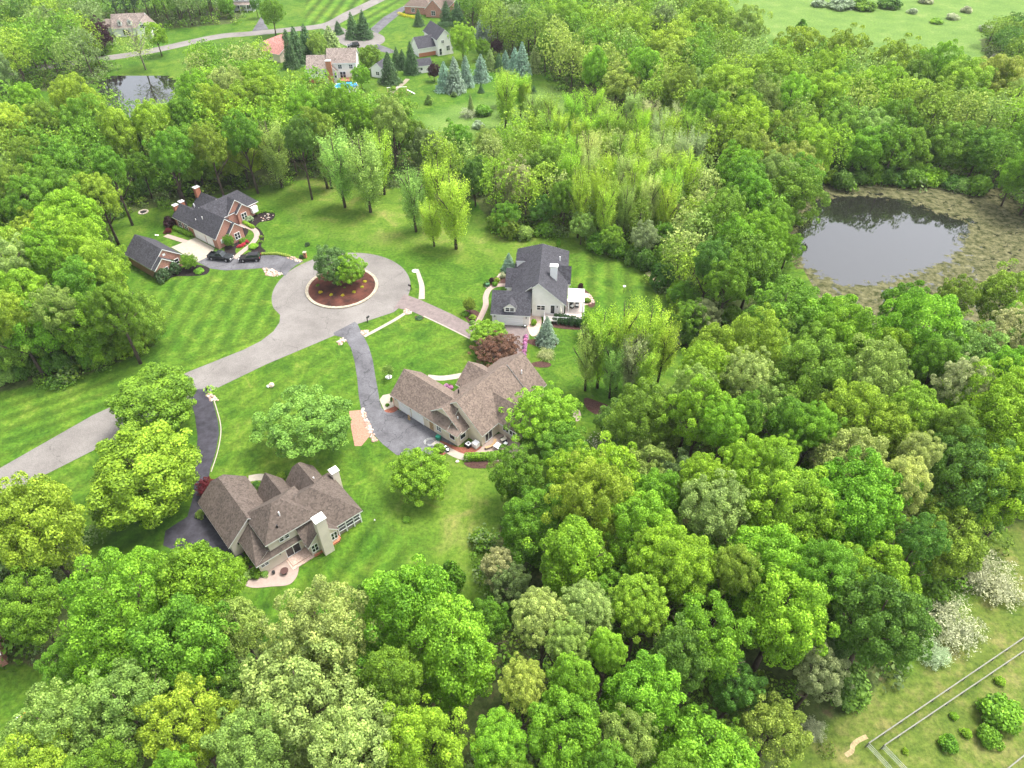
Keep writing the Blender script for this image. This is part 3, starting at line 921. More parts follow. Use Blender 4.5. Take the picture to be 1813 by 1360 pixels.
# wrap-round lower roof and its walls
D.Rf.slab([(1.0, -5.75, 2.75), (3.3, -4.95, 3.5), (3.3, -0.3, 5.2), (1.0, -0.25, 2.76)], 0.2)
D.Rf.slab([(1.0, -5.75, 2.745), (7.75, -5.75, 2.745), (7.75, -4.95, 3.45), (3.3, -4.95, 3.45)], 0.2)
D.W.box(1.4, 8.2, -5.3, -0.2, 0, 2.62)
D.finish()
D.window(5.4, -5.15, 'y-', 0.55, 4.05, 4.95, 1); D.window(6.2, -5.15, 'y-', 0.55, 4.05, 4.95, 1)
D.window(6.35, -5.3, 'y-', 2.0, 0.35, 2.25, 2, False, name='patio_door')
D.window(2.2, -5.3, 'y-', 1.0, 1.5, 2.0, 2)
D.window(8.7, -7.28, 'y-', 0.85, 0.9, 2.3, 2); D.window(11.75, -7.28, 'y-', 0.85, 0.9, 2.3, 2)
D.window(-0.12, 3, 'x-', 1.2, 1.0, 2.0, 2)
D.garage_door(-0.09, 6.5, 'x-', 4.9)
D.window(8.8, 5.48, 'y+', 1.2, 0.9, 2.2, 2); D.window(13.2, 4.68, 'y+', 1.6, 0.9, 2.2, 2)
D.window(5.2, 9.68, 'y+', 1.4, 1.0, 2.1, 2)
D.chimney(9.5, 10.95, -8.35, -7.2, 0, 7.4, M_SIDE_BG)
D.chimney(16.5, 17.6, 0.5, 1.5, 0, 4.2, M_SIDE_BG)
D.vent(6.6, -3.6, 7.3); D.vent(13.8, 0.8, 4.9); D.vent(5.6, -4.5, 6.4, 0.12, 0.3, M_BLACK)
D.lamp(4.5, -5.3, 'y-', 2.0); D.lamp(0.9, -0.14, 'y-', 2.1)
a = MB()
for u in (12.75, 14.0, 15.25, 16.4):
    a.box(u - 0.07, u + 0.07, -6.72, -6.58, 0.0, 2.55)
for z in (0.75, 1.5, 2.4):
    a.box(12.7, 16.5, -6.70, -6.60, z, z + 0.09)
    a.box(16.34, 16.44, -6.6, -3.1, z, z + 0.09)
a.box(16.33, 16.45, -4.9, -4.8, 0, 2.5)
a.build('porch_frame', M_VINYL, D.e)
a = MB(); a.box(12.6, 16.4, -6.55, -3.2, 0.0, 0.7); a.build('porch_floor', M_CONC, D.e)
a = MB(); a.box(12.7, 16.3, -6.5, -6.46, 0.72, 2.5); a.build('porch_screen', mat('insect_screen', (0.10, 0.10, 0.10), 0.6, 0.3), D.e)
a = MB(); a.box(5.2, 8.3, -7.0, -5.42, 0.0, 0.30); a.box(4.9, 8.6, -7.5, -7.0, 0, 0.15); a.box(4.9, 5.2, -7.0, -5.42, 0, 0.152)
a.build('deck', M_PAVER, D.e)
a = MB(); a.box(8.3, 12.3, -7.55, -7.32, 0, 0.35); a.box(10.97, 12.6, -7.32, -6.6, 0, 0.33); a.build('brick_plinth', M_BRICKRED, D.e)
a = MB(); a.box(1.2, 1.38, -0.9, -0.32, 0, 1.1); a.build('side_door', mat('rust_red_door', (0.25, 0.05, 0.03), 0.7, 0.3), D.e)

# --- house C: brown roofed ranch in the middle
C_ = House('house', G(699.7, 719.1), -39.7, 'beige ranch house with brown shingle roof and attached garage, in the middle', M_SIDE_TAN, M_ROOF_BR)
C_.gable(-0.45, 12.8, -0.45, 7.1, 2.7, 6.05, 'x', rk=0.3)
C_.gable(7.1, 15.1, 0.6, 6.0, 2.7, 6.0, 'y', rk=0.45, ov=0.4)
C_.Rf.slab([(7.3, -0.45, 2.72), (15.1, -0.45, 2.72), (15.1, 0.75, 3.2), (7.3, 0.75, 3.2)], 0.15)
C_.W.box(7.0, 14.7, 0.02, 1.0, 0, 2.6)
C_.gable(7.3, 18.0, 2.3, 14.6, 2.7, 7.1, 'y', rk=0.3)
C_.gable(7.7, 18.4, 14.4, 18.6, 2.69, 7.05, 'y', rk=0.3)
C_.gable(13.0, 21.8, 6.3, 11.6, 2.7, 5.6, 'x')
C_.gable(6.3, 12.5, 8.6, 15.4, 2.72, 5.7, 'x')
C_.finish()
C_.garage_door(2.6, -0.04, 'y-', 2.6); C_.garage_door(5.7, -0.04, 'y-', 2.6)
C_.door(8.9, 0.0, 'y-', M_WOOD)
C_.window(10.6, 0.0, 'y-', 0.9, 1.0, 2.0, 2); C_.window(13.6, 0.0, 'y-', 1.1, 1.1, 2.05, 1, False)
C_.window(14.72, 1.2, 'x+', 1.1, 1.1, 2.05, 1, False)
C_.window(17.6, 4.2, 'x+', 1.6, 0.25, 2.25, 2, False, name='patio_door')
C_.window(19.2, 6.72, 'y-', 1.1, 1.2, 2.3, 2, False)
C_.window(20.6, 6.72, 'y-', 1.1, 1.2, 2.3, 2, False)
C_.window(6.6, 11.9, 'x-', 1.2, 0.8, 2.2, 2); C_.window(-0.12, 3.4, 'x-', 1.2, 1.0, 2.1, 2)
C_.lamp(0.6, -0.04, 'y-', 2.0); C_.lamp(4.15, -0.04, 'y-', 2.0); C_.lamp(8.1, -0.04, 'y-', 2.0)
C_.vent(13.3, 1.8, 4.1); C_.vent(10.2, 5.4, 5.2, 0.12, 0.9, M_BLACK); C_.vent(15.2, 15.6, 5.7)
a = MB(); a.box(0.2, 14.8, 0.0, 0.06, 0, 0.3); C_brick = a

# --- house B: white house with charcoal roof
B_ = House('house', G(873.3, 573.7), -5, 'white and grey house with charcoal roof, dormer over garage and white pergola', M_SIDE_WH, M_ROOF_GR)
B_.gable(-0.45, 7.3, -0.5, 7.3, 2.7, 5.7, 'x', rk=0.25, ov=0.45)
sl = (8.0 - 3.1) / 5.6
B_.Rf.slab([(8.5, 2.9, 8.0), (14.1, 2.9, 3.1), (14.1, 23.0, 3.1), (8.5, 17.4, 8.0)][::1], 0.2)
B_.Rf.slab([(7.2, 2.9, 8.0 - 1.3 * sl), (8.5, 2.9, 8.0), (8.5, 3.4, 8.0), (7.2, 3.4, 8.0 - 1.3 * sl)], 0.2)
B_.Rf.slab([(2.9, 3.4, 3.1), (8.5, 3.4, 8.0), (8.5, 17.4, 8.0), (2.9, 23.0, 3.1)], 0.2)
B_.Rf.slab([(2.9, 23.0, 3.11), (8.5, 17.4, 8.01), (14.1, 23.0, 3.11)], 0.2)
B_.W.prism([(7.35, 0), (13.65, 0), (13.65, 3.25), (8.5, 7.72), (7.35, 6.7)], 'y', 3.2, 6.0)
B_.W.prism([(3.4, 0), (13.64, 0), (13.64, 3.2), (8.5, 7.70), (3.4, 3.2)], 'y', 5.5, 17.3)
B_.W.box(3.41, 13.62, 17.0, 22.5, 0, 3.0)
B_.gable(1.5, 9.0, 8.8, 14.6, 2.65, 5.5, 'x')
B_.gable(9.5, 14.7, 10.8, 15.6, 2.75, 5.6, 'x')
B_.gable(3.2, 8.0, 15.0, 17.4, 5.1, 6.3, 'x', ov=0.15, rk=0.15, base=3.0)
B_.finish()
a = MB()   # dormer over the garage
a.prism([(2.15, 2.95), (4.35, 2.95), (4.35, 4.15), (3.25, 4.95), (2.15, 4.15)], 'y', 0.05, 2.6)
dm = a.build('dormer', M_SIDE_WH, B_.roof)
a = MB()
a.slab([(3.25, -0.15, 5.12), (3.25, 3.0, 5.12), (1.95, 1.8, 4.05), (1.95, -0.15, 4.05)], 0.14)
a.slab([(3.25, -0.15, 5.12), (4.55, -0.15, 4.05), (4.55, 1.8, 4.05), (3.25, 3.0, 5.12)], 0.14)
a.build('dormer_roof', [M_ROOF_GR, M_WHITE], dm)
B_.window(2.82, 0.05, 'y-', 0.7, 3.25, 4.05, 1, parent=B_.e); B_.window(3.68, 0.05, 'y-', 0.7, 3.25, 4.05, 1, parent=B_.e)
B_.garage_door(3.3, -0.05, 'y-', 4.9, 2.15)
B_.lamp(0.35, -0.04, 'y-', 1.9); B_.lamp(6.45, -0.04, 'y-', 1.9)
B_.window(9.1, 3.2, 'y-', 1.5, 1.7, 2.7, 2)
B_.window(11.4, 3.2, 'y-', 0.75, 0.95, 2.9, 1, False, name='patio_door')
B_.lamp(12.3, 3.2, 'y-', 2.5)
B_.window(14.35, 13.2, 'x+', 1.6, 0.9, 2.2, 2); B_.window(1.82, 11.7, 'x-', 1.4, 0.9, 2.2, 2); B_.window(3.36, 16.2, 'x-', 0.9, 4.0, 4.8, 1)
B_.chimney(10.5, 11.9, 8.4, 9.3, 5.0, 8.3, M_VINYL, parent=B_.roof)
B_.vent(12.2, 16.4, 4.8, 0.12, 0.9)
a = MB(); a.box(9.8, 17.6, 0.9, 3.1, 0.62, 0.8); a.box(13.9, 17.6, 3.1, 8.6, 0.62, 0.8)
for u in (10.0, 12.5, 15, 17.4):
    a.box(u - 0.08, u + 0.08, 1.0, 1.16, 0, 0.62)
a.build('deck', mat('pale_decking', (0.46, 0.40, 0.36), 0.85, 0.2, 0.12, 3), B_.e)
a = MB()   # railing
def rail(mb, p, q, z):
    n = max(2, int(math.hypot(q[0] - p[0], q[1] - p[1]) / 0.28))
    dx, dy = (q[0] - p[0]) / n, (q[1] - p[1]) / n
    hx, hy = abs(dx) * n / 2 + 0.03, abs(dy) * n / 2 + 0.03
    mx_, my_ = (p[0] + q[0]) / 2, (p[1] + q[1]) / 2
    for zz in (z + 0.12, z + 0.92): mb.box(mx_ - hx, mx_ + hx, my_ - hy, my_ + hy, zz, zz + 0.06)
    for k in range(n + 1):
        r_ = 0.06 if k % 6 == 0 or k == n else 0.022
        x, y = p[0] + dx * k, p[1] + dy * k
        mb.box(x - r_, x + r_, y - r_, y + r_, z, z + (1.02 if r_ > 0.05 else 0.92))
rail(a, (10.8, 0.95), (17.55, 0.95), 0.8); rail(a, (17.55, 1.1), (17.55, 8.5), 0.8); rail(a, (9.85, 1.0), (9.85, 2.9), 0.4)
a.build('deck_railing', M_VINYL, B_.e)
a = MB(); a.box(9.8, 10.7, 0.45, 0.9, 0.3, 0.55); a.box(9.8, 10.7, 0.0, 0.45, 0.05, 0.3); a.build('deck_steps', M_VINYL, B_.e)
pg = empty('pergola', (0, 0, 0)); pg.parent = B_.e
a = MB()
for x, y in ((14.5, 4.3), (17.3, 4.3), (14.5, 8.3), (17.3, 8.3)):
    a = MB(); a.box(x - 0.1, x + 0.1, y - 0.1, y + 0.1, 0.8, 3.2); a.build('post', M_VINYL, pg)
a = MB()
a.box(14.3, 17.5, 4.1, 4.28, 3.2, 3.42); a.box(14.3, 17.5, 8.35, 8.53, 3.2, 3.42); a.box(14.28, 14.44, 4.1, 8.53, 3.2, 3.425); a.box(17.36, 17.52, 4.1, 8.53, 3.2, 3.425)
for k in range(26): a.box(14.45, 17.35, 4.36 + k * 0.153, 4.36 + k * 0.153 + 0.13, 3.26, 3.34)
a.build('canopy', M_VINYL, pg)

# --- house A: brick house with charcoal roof
A_ = House('house', G(383.7, 439), -37, 'red brick house with charcoal hip and gable roofs, two chimneys and white trim', M_BRICK, M_ROOF_GR)
A_.gable(-9.2, 1.3, -0.4, 6.6, 2.7, 6.35, 'x', rk=0.3)
A_.gable(-15.4, -8.0, -0.3, 5.2, 2.75, 5.2, 'x', rk=0.25)
A_.hip(-10.6, -4.9, 2.9, 16.2, 3.1, 1.13, ends=(0, 1))
A_.W.prism([(-10.3, 0), (-5.2, 0), (-5.2, 3.1), (-7.75, 6.0), (-10.3, 3.1)], 'y', 3.0, 6.0)
A_.gable(-9.0, -4.7, 7.2, 13.2, 3.0, 6.05, 'x')
A_.gable(-6.5, -4.1, 9.3, 13.4, 2.9, 4.7, 'x')
A_.gable(-6.0, 1.95, 2.6, 6.95, 2.65, 4.75, 'x', rk=0.25)
A_.gable(-15.4, -9.0, 5.0, 11.4, 2.9, 5.7, 'x')
A_.finish()
A_.garage_door(-5.6, -0.0, 'y-', 3.9, 2.2); A_.garage_door(-1.9, -0.0, 'y-', 2.3, 2.2)
A_.window(-13.3, 0.1, 'y-', 1.2, 0.8, 2.3, 2); A_.window(-10.9, 0.1, 'y-', 1.2, 0.8, 2.3, 2)
A_.window(1.68, 4.8, 'x+', 1.3, 0.7, 2.2, 2); A_.window(-4.4, 11.3, 'x+', 1.3, 0.8, 2.3, 2)
A_.door(-5.3, 8.2, 'x+', M_WHITE)
a = MB(); a.box(-4.9, -4.1, 13.6, 15.2, 1.2, 2.6); a.build('bay_window', M_VINYL, A_.e)
a = MB(); a.box(0.99, 1.04, 0.9, 1.7, 1.0, 2.0); a.build('shutter', M_VINYL, A_.e)
A_.chimney(-15.9, -15.0, 0.9, 1.9, 0, 5.0, M_BRICKRED); A_.chimney(-15.9, -15.0, 2.6, 3.6, 0, 5.2, M_BRICKRED)
A_.chimney(-15.8, -14.8, 7.0, 8.2, 0, 7.0, M_BRICKRED)
A_.vent(-5.2, 1.6, 4.9); A_.vent(-7.2, 1.0, 4.2, 0.08, 0.3); A_.vent(-12.6, 4.4, 4.2, 0.12, 0.8)

S_ = House('detached_garage', G(383.7, 439), -37, 'small brick outbuilding with charcoal gable roof beside the concrete pad', M_BRICK, M_ROOF_GR, cat='garage')
S_.gable(-9.7, 0.5, -15.7, -8.2, 2.6, 5.7, 'x', rk=0.3)
S_.gable(-5.0, 1.75, -15.6, -10.9, 2.62, 4.55, 'x', rk=0.25)
S_.finish()
S_.window(1.48, -13.3, 'x+', 1.3, 0.8, 2.2, 2)
S_.window(0.2, -9.8, 'x+', 0.9, 0.9, 2.1, 1)
S_.door(-4, -8.6, 'y+')
a = MB(); a.box(-0.1, 0.25, -12.2, -11.6, 4.0, 4.5); a.build('gable_lamp', M_VINYL, S_.e)


# --- far houses
def far_house(px_, py_, ang, label, wall, roof, parts, wins=(), name='house', cat='house', group=None):
    h = House(name, G(px_, py_), ang, label, wall, roof, cat, group)
    for p in parts:
        if p[0] == 'g': h.gable(*p[1:])
        else: h.hip(*p[1:])
    h.finish()
    for q in wins: h.window(*q)
    return h

E_ = far_house(549, 147, 3, 'two-storey cream house with brick chimney above a round blue pool', M_SIDE_WH, M_ROOF_GB,
    [('g', -0.5, 6.6, -0.5, 8.5, 4.6, 7.6, 'x'), ('g', 6.3, 16.2, 0.3, 9.5, 6.0, 9.4, 'x'), ('g', 4.8, 9.8, -1.0, 5.0, 3.6, 6.0, 'y')],
    [(2.2, -0.1, 'y-', 1.8, 2.9, 4.0, 3), (10.6, 0.68, 'y-', 1.1, 4.2, 5.4, 2), (14.2, 0.68, 'y-', 1.1, 4.2, 5.4, 2), (11.2, 0.68, 'y-', 1.8, 1.2, 3.2, 2), (14.8, 0.68, 'y-', 1.0, 2.0, 3.0, 2), (5.8, -0.72, 'y-', 0.8, 1.8, 3.6, 1), (9.0, -0.72, 'y-', 0.7, 1.8, 3.3, 1), (3.3, -0.1, 'y-', 1.2, 0.7, 1.4, 2)])
E_.chimney(6.5, 8.2, -1.6, -0.75, 0, 7.3, M_BRICKRED)
a = MB(); a.box(-0.15, 4.9, -0.14, -0.08, 0, 1.5); a.build('brick_base', M_BRICKRED, E_.e)
a = MB(); a.box(10.3, 15.8, -3.0, 0.6, 1.2, 1.4)
for u in (10.4, 13, 15.7): a.box(u, u + 0.14, -2.95, -2.8, 0, 1.2)
a.box(10.3, 15.8, -3.0, -2.93, 2.1, 2.2)
for k in range(12): a.box(10.4 + k * 0.47, 10.45 + k * 0.47, -2.99, -2.94, 1.4, 2.1)
a.build('deck', mat('red_cedar', (0.30, 0.12, 0.08), 0.85, 0.2, 0.2, 3), E_.e)

F_ = far_house(745, 101, 28, 'white farmhouse with grey gables beside the big round green tree', M_SIDE_WH, M_ROOF_GR,
    [('g', -1.0, 6.6, -0.5, 7.0, 2.9, 6.0, 'x'), ('g', 5.6, 12.4, -2.4, 10.5, 5.4, 8.6, 'y')],
    [(8.0, -2.1, 'y-', 0.9, 4.2, 5.1, 2), (10.0, -2.1, 'y-', 1.2, 1.4, 3.0, 2), (7.0, -2.1, 'y-', 0.9, 0.3, 2.4, 1)])
a = MB(); a.box(-0.7, 5.9, -0.14, -0.08, 0, 1.3); a.build('brick_base', M_BRICKRED, F_.e)
far_house(739, 131, 22, 'small white shed with grey roof in front of the white farmhouse', M_SIDE_WH, M_ROOF_GR,
    [('g', -0.3, 5.6, -0.3, 4.6, 2.4, 4.2, 'x')], [(1.6, 0.08, 'y-', 0.8, 1.0, 1.8, 1)], name='garden_shed', cat='shed')
G_ = far_house(720, 24, -12, 'brick house with brown roof and arched gable trim at the top of the photo', M_BRICK, M_ROOF_BR,
    [('h', -1.0, 11.0, -0.5, 9.5, 2.9, 0.8), ('g', 9.0, 16.5, -3.4, 8.5, 3.0, 6.8, 'y'), ('h', 6.0, 18.0, 2, 12, 3.0, 0.8)],
    [(3.0, -0.1, 'y-', 1.4, 0.8, 2.2, 2), (12.7, -3.1, 'y-', 1.6, 0.8, 2.4, 2)])
H_ = far_house(207, 66, 9, 'white cape cod house with two small dormers beside the purple tree', M_VINYL, M_ROOF_GB,
    [('g', -1.0, 11.5, 0.0, 9.5, 3.0, 7.0, 'x'), ('g', 8.8, 14.0, -3.6, 6.0, 3.0, 6.2, 'y'), ('g', -8.5, -0.6, 2.0, 9.0, 2.8, 5.2, 'x')],
    [(11.4, -3.3, 'y-', 1.3, 3.6, 4.8, 2), (4.0, 0.4, 'y-', 2.4, 0.5, 2.4, 3, False)])
for u in (2.4, 6.0):
    a = MB(); a.prism([(u - 0.7, 3.6), (u + 0.7, 3.6), (u + 0.7, 5.2), (u, 6.0), (u - 0.7, 5.2)], 'y', 0.9, 3.6)
    dm = a.build('dormer', M_VINYL, H_.roof)
    a = MB(); a.slab([(u, 0.7, 6.1), (u, 4.0, 6.1), (u - 0.95, 3.3, 5.0), (u - 0.95, 0.7, 5.0)], 0.1); a.slab([(u, 0.7, 6.1), (u + 0.95, 0.7, 5.0), (u + 0.95, 3.3, 5.0), (u, 4.0, 6.1)], 0.1)
    a.build('dormer_roof', [M_ROOF_GB, M_WHITE], dm)
    H_.window(u, 0.9, 'y-', 0.6, 4.2, 5.2, 1)
far_house(468, 100, -30, 'low cream house with faded red roof behind the trees by the far road', M_SIDE_TAN, M_ROOF_RD,
    [('g', -3.0, 5.0, 0.0, 10.0, 2.9, 5.4, 'y'), ('g', 1.0, 10.5, -2.6, 6.5, 2.8, 4.9, 'x'), ('g', 8.0, 15.0, 1, 8, 2.5, 4.3, 'x')],
    [(1.0, 0.3, 'y-', 1.2, 1.0, 2.0, 2), (6.0, -2.2, 'y-', 1.4, 1.0, 2.0, 2)])
J_ = far_house(417, 20, 4, 'white house with front porch columns at the top edge of the photo', M_VINYL, M_ROOF_GB,
    [('g', -0.5, 8.5, 0.0, 9.0, 6.2, 9.0, 'x')],
    [(1.5, 0.4, 'y-', 0.9, 4.0, 5.4, 2), (4.0, 0.4, 'y-', 0.9, 4.0, 5.4, 2), (6.5, 0.4, 'y-', 0.9, 4.0, 5.4, 2), (2, 0.4, 'y-', 1.4, 0.8, 2.3, 2), (5.8, 0.4, 'y-', 1.4, 0.8, 2.3, 2)])
a = MB()
a.slab([(-0.5, -2.2, 2.9), (8.5, -2.2, 2.9), (8.5, 0.45, 3.6), (-0.5, 0.45, 3.6)], 0.15)
for u in (0, 2.7, 5.4, 8.0): a.box(u - 0.1, u + 0.1, -2.0, -1.8, 0, 2.75, 1)
a.build('porch', [M_ROOF_GB, M_VINYL], J_.e)
far_house(658, 136, -20, 'grey roofed white outbuilding half hidden by the open pine', M_VINYL, M_ROOF_GR,
    [('g', -0.3, 5.4, -0.3, 6.0, 2.7, 4.8, 'y')], [(2.5, 0.0, 'y-', 1.2, 0.9, 1.9, 2)], name='outbuilding', cat='outbuilding')
K_ = House('house', G(-70, 1195), 35, 'corner of a house with white eave and brick wall at the left photo edge', M_BRICK, M_VINYL)
K_.gable(-7.0, 5.3, -2.2, 3.2, 2.8, 4.2, 'x'); K_.finish(); K_.window(2, -1.8, 'y-', 1.0, 1, 2, 1)


# ------------------------------------------------------------------ tree prototypes
def fib(n):
    k = np.arange(n) + 0.5
    ph = np.arccos(1 - 2 * k / n); th = math.pi * (1 + 5 ** 0.5) * k
    return np.stack([np.cos(th) * np.sin(ph), np.sin(th) * np.sin(ph), np.cos(ph)], 1)


def lobed(seed, nl, nleaf, leaf, vr=1.0, lr=(0.24, 0.36), rough=0.55, shell=0.70, flatb=-0.75):
    """broadleaf crown of unit radius: leaf clumps over many overlapping lobes"""
    r = np.random.default_rng(seed)
    c = fib(int(nl * 1.25)); c = c[c[:, 2] > flatb]
    c += r.normal(scale=0.10, size=c.shape)
    # uneven outline: a few directions bulge or fall back
    dirs = r.normal(size=(5, 3)); dirs /= np.linalg.norm(dirs, axis=1, keepdims=True)
    amp = r.uniform(-0.30, 0.26, 5)
    g = 1 + (np.clip(c @ dirs.T, 0, 1) ** 2 @ amp)
    c = c * (shell * r.uniform(0.70, 1.10, (len(c), 1))) * g[:, None]
    inner = r.normal(size=(int(nl * 0.30), 3)) * 0.30
    c = np.concatenate([c, inner])
    rad = r.uniform(lr[0], lr[1], len(c))
    w_ = rad ** 2; w_[-len(inner):] *= 0.6; w_ /= w_.sum()
    idx = r.choice(len(c), nleaf, p=w_)
    d_ = r.normal(size=(nleaf, 3)); d_ /= np.linalg.norm(d_, axis=1, keepdims=True)
    out = c[idx] / (np.linalg.norm(c[idx], axis=1, keepdims=True) + 1e-6)
    d_ = d_ + out * 0.55 + np.array([0, 0, 0.25]); d_ /= np.linalg.norm(d_, axis=1, keepdims=True)
    C = c[idx] + d_ * (rad[idx] * r.uniform(0.72, 1.06, nleaf))[:, None]
    C[:, 2] *= vr
    N = d_ + r.normal(scale=rough, size=d_.shape)
    S = leaf * r.uniform(0.65, 1.35, nleaf)
    lob = r.uniform(0, 1, len(c))
    rn = np.clip(0.45 * lob[idx] + 0.55 * r.uniform(0, 1, nleaf), 0, 1)
    return C, N, S, rn


def upright(seed, nb, per, leaf, droop=0.0, spread=0.55, h0=-0.75, vs=1.0):
    """open crown of ascending sprays (young poplars, willows); droop > 0 arches outward and down"""
    r = np.random.default_rng(seed)
    C, N, S, Rn = [], [], [], []
    for i in range(nb):
        z0 = r.uniform(h0, 0.45)
        th = r.uniform(0, 2 * math.pi)
        env = math.sqrt(max(0.05, 1 - ((z0 + 0.1) / 1.1) ** 2))
        ln = r.uniform(0.5, 1.0) * (0.55 + 0.5 * env)
        d0 = np.array([math.cos(th) * spread, math.sin(th) * spread, 1.0 - 0.3 * env])
        d0 /= np.linalg.norm(d0)
        p0 = np.array([0, 0, z0]) + r.normal(scale=0.04, size=3)
        t = r.uniform(0.12, 1.0, per) ** 0.8
        P = p0 + t[:, None] * d0 * ln
        P[:, 0] += math.cos(th) * 0.28 * env * t; P[:, 1] += math.sin(th) * 0.28 * env * t
        P[:, 2] -= droop * t ** 2 * ln
        rr = np.hypot(P[:, 0], P[:, 1])
        P += r.normal(scale=1.0, size=P.shape) * (0.065 + 0.05 * (1 - t))[:, None]
        P[:, 2] *= vs
        C.append(P); N.append(r.normal(size=P.shape) + np.array([math.cos(th) * .5, math.sin(th) * .5, 0.5]))
        S.append(leaf * r.uniform(0.6, 1.3, per)); Rn.append(np.clip(r.uniform(0, 1) * 0.5 + r.uniform(0, 0.5, per), 0, 1))
    return np.concatenate(C), np.concatenate(N), np.concatenate(S), np.concatenate(Rn)


def conifer(seed, levels, per, leaf, pw=0.78, gap=0.12):
    """unit radius, z 0..1: whorls of drooping branches"""
    r = np.random.default_rng(seed)
    C, N, S, Rn = [], [], [], []
    for i in range(levels):
        f = (i + 0.5) / levels
        z = 0.03 + 0.95 * f
        rad = (1 - f) ** pw * r.uniform(0.90, 1.08) + 0.03
        nb = max(5, int(15 * rad + 4))
        for b in range(nb):
            th = 2 * math.pi * (b + r.uniform(-.3, .3)) / nb + i * 1.3
            rb = rad * r.uniform(0.78, 1.1)
            m = max(4, int(per * rb + 3))
            t = r.uniform(0.1, 1, m) ** 0.6
            sw = r.normal(scale=0.06 * (0.4 + rb), size=m)
            zz = z - 0.085 * t * (0.4 + rad) + r.normal(scale=0.010, size=m) + 0.03 * t ** 3
            x = np.cos(th) * rb * t - np.sin(th) * sw; y = np.sin(th) * rb * t + np.cos(th) * sw
            C.append(np.stack([x, y, zz], 1))
            N.append(np.stack([np.cos(th) * 0.4 + r.normal(scale=.35, size=m), np.sin(th) * 0.4 + r.normal(scale=.35, size=m), np.ones(m)], 1))
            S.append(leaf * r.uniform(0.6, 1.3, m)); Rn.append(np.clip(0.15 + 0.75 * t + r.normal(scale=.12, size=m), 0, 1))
    return np.concatenate(C), np.concatenate(N), np.concatenate(S), np.concatenate(Rn)


RAW = {}
for k in range(7): RAW['oak%d' % k] = lobed(100 + k, 150, 38000, 0.0215, lr=(0.10, 0.19), shell=0.84, rough=0.7)
for k in range(4): RAW['maple%d' % k] = lobed(200 + k, 210, 34000, 0.0215, lr=(0.09, 0.15), shell=0.88, rough=0.7)
for k in range(4): RAW['loose%d' % k] = lobed(300 + k, 100, 21000, 0.0235, lr=(0.09, 0.19), shell=0.82, flatb=-0.6, rough=0.9)
for k in range(4): RAW['poplar%d' % k] = upright(400 + k, 120, 105, 0.034, vs=2.0, h0=-0.95)
for k in range(2): RAW['arch%d' % k] = upright(450 + k, 70, 80, 0.032, droop=0.75, spread=1.3, h0=-0.5)
for k in range(2): RAW['sparse%d' % k] = upright(470 + k, 60, 22, 0.034, spread=0.8, vs=2.0)
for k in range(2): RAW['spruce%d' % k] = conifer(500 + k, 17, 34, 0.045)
RAW['pine0'] = lobed(600, 110, 13000, 0.032, lr=(0.10, 0.19), shell=0.82, rough=0.9, flatb=-0.85)
for k in range(2): RAW['shrub%d' % k] = lobed(700 + k, 22, 1900, 0.085, lr=(0.28, 0.42), shell=0.62, flatb=-0.3)
PROTO = {k: leafmesh('crown_' + k.rstrip('0123456789'), *v, M_LEAF) for k, v in RAW.items()}
VARS = {}
for k in PROTO: VARS.setdefault(k.rstrip('0123456789'), []).append(k)


def trunk_mesh(name, seed, m, up=False, fork=5, h=0.62):
    """unit height trunk with limbs reaching into the crown"""
    r = random.Random(seed)
    mb = MB()
    lean = (r.uniform(-.02, .02), r.uniform(-.02, .02))
    mb.tube([(0, 0, 0), (lean[0], lean[1], h * 0.45), (lean[0] * 2, lean[1] * 2, h), (lean[0] * 3, lean[1] * 3, 0.9)], [0.024, 0.017, 0.012, 0.003], 8)
    for k in range(fork):
        z0 = r.uniform(0.28, 0.6) * (h / 0.62)
        a = 2 * math.pi * (k + r.uniform(-.3, .3)) / fork
        l = r.uniform(0.16, 0.27)
        rise = r.uniform(0.18, 0.3) if not up else 0.34
        p0 = Vector((lean[0], lean[1], z0))
        p1 = p0 + Vector((math.cos(a) * l * .55, math.sin(a) * l * .55, rise * 0.55))
        p2 = p0 + Vector((math.cos(a) * l, math.sin(a) * l, rise))
        mb.tube([p0, p1, p2], [0.010, 0.006, 0.002], 6)
        for q in range(2):
            b = a + r.uniform(-.9, .9)
            p3 = p1 + Vector((math.cos(b) * l * .5, math.sin(b) * l * .5, rise * .4))
            mb.tube([p1, p3], [0.005, 0.0015], 5)
    o = mb.build(name, m, smooth=True)
    me = o.data
    bpy.data.objects.remove(o)
    return me


TRUNKS = [trunk_mesh('trunk', s, M_BARK) for s in range(4)]
TRUNKP = [trunk_mesh('trunk_young', 20 + s, M_BARK, up=True, fork=8) for s in range(2)]
TRUNKD = [trunk_mesh('trunk_bare', 40, M_BARKP, fork=14)]
TRUNKC = [trunk_mesh('trunk_conifer', 60, M_BARK, fork=0)]

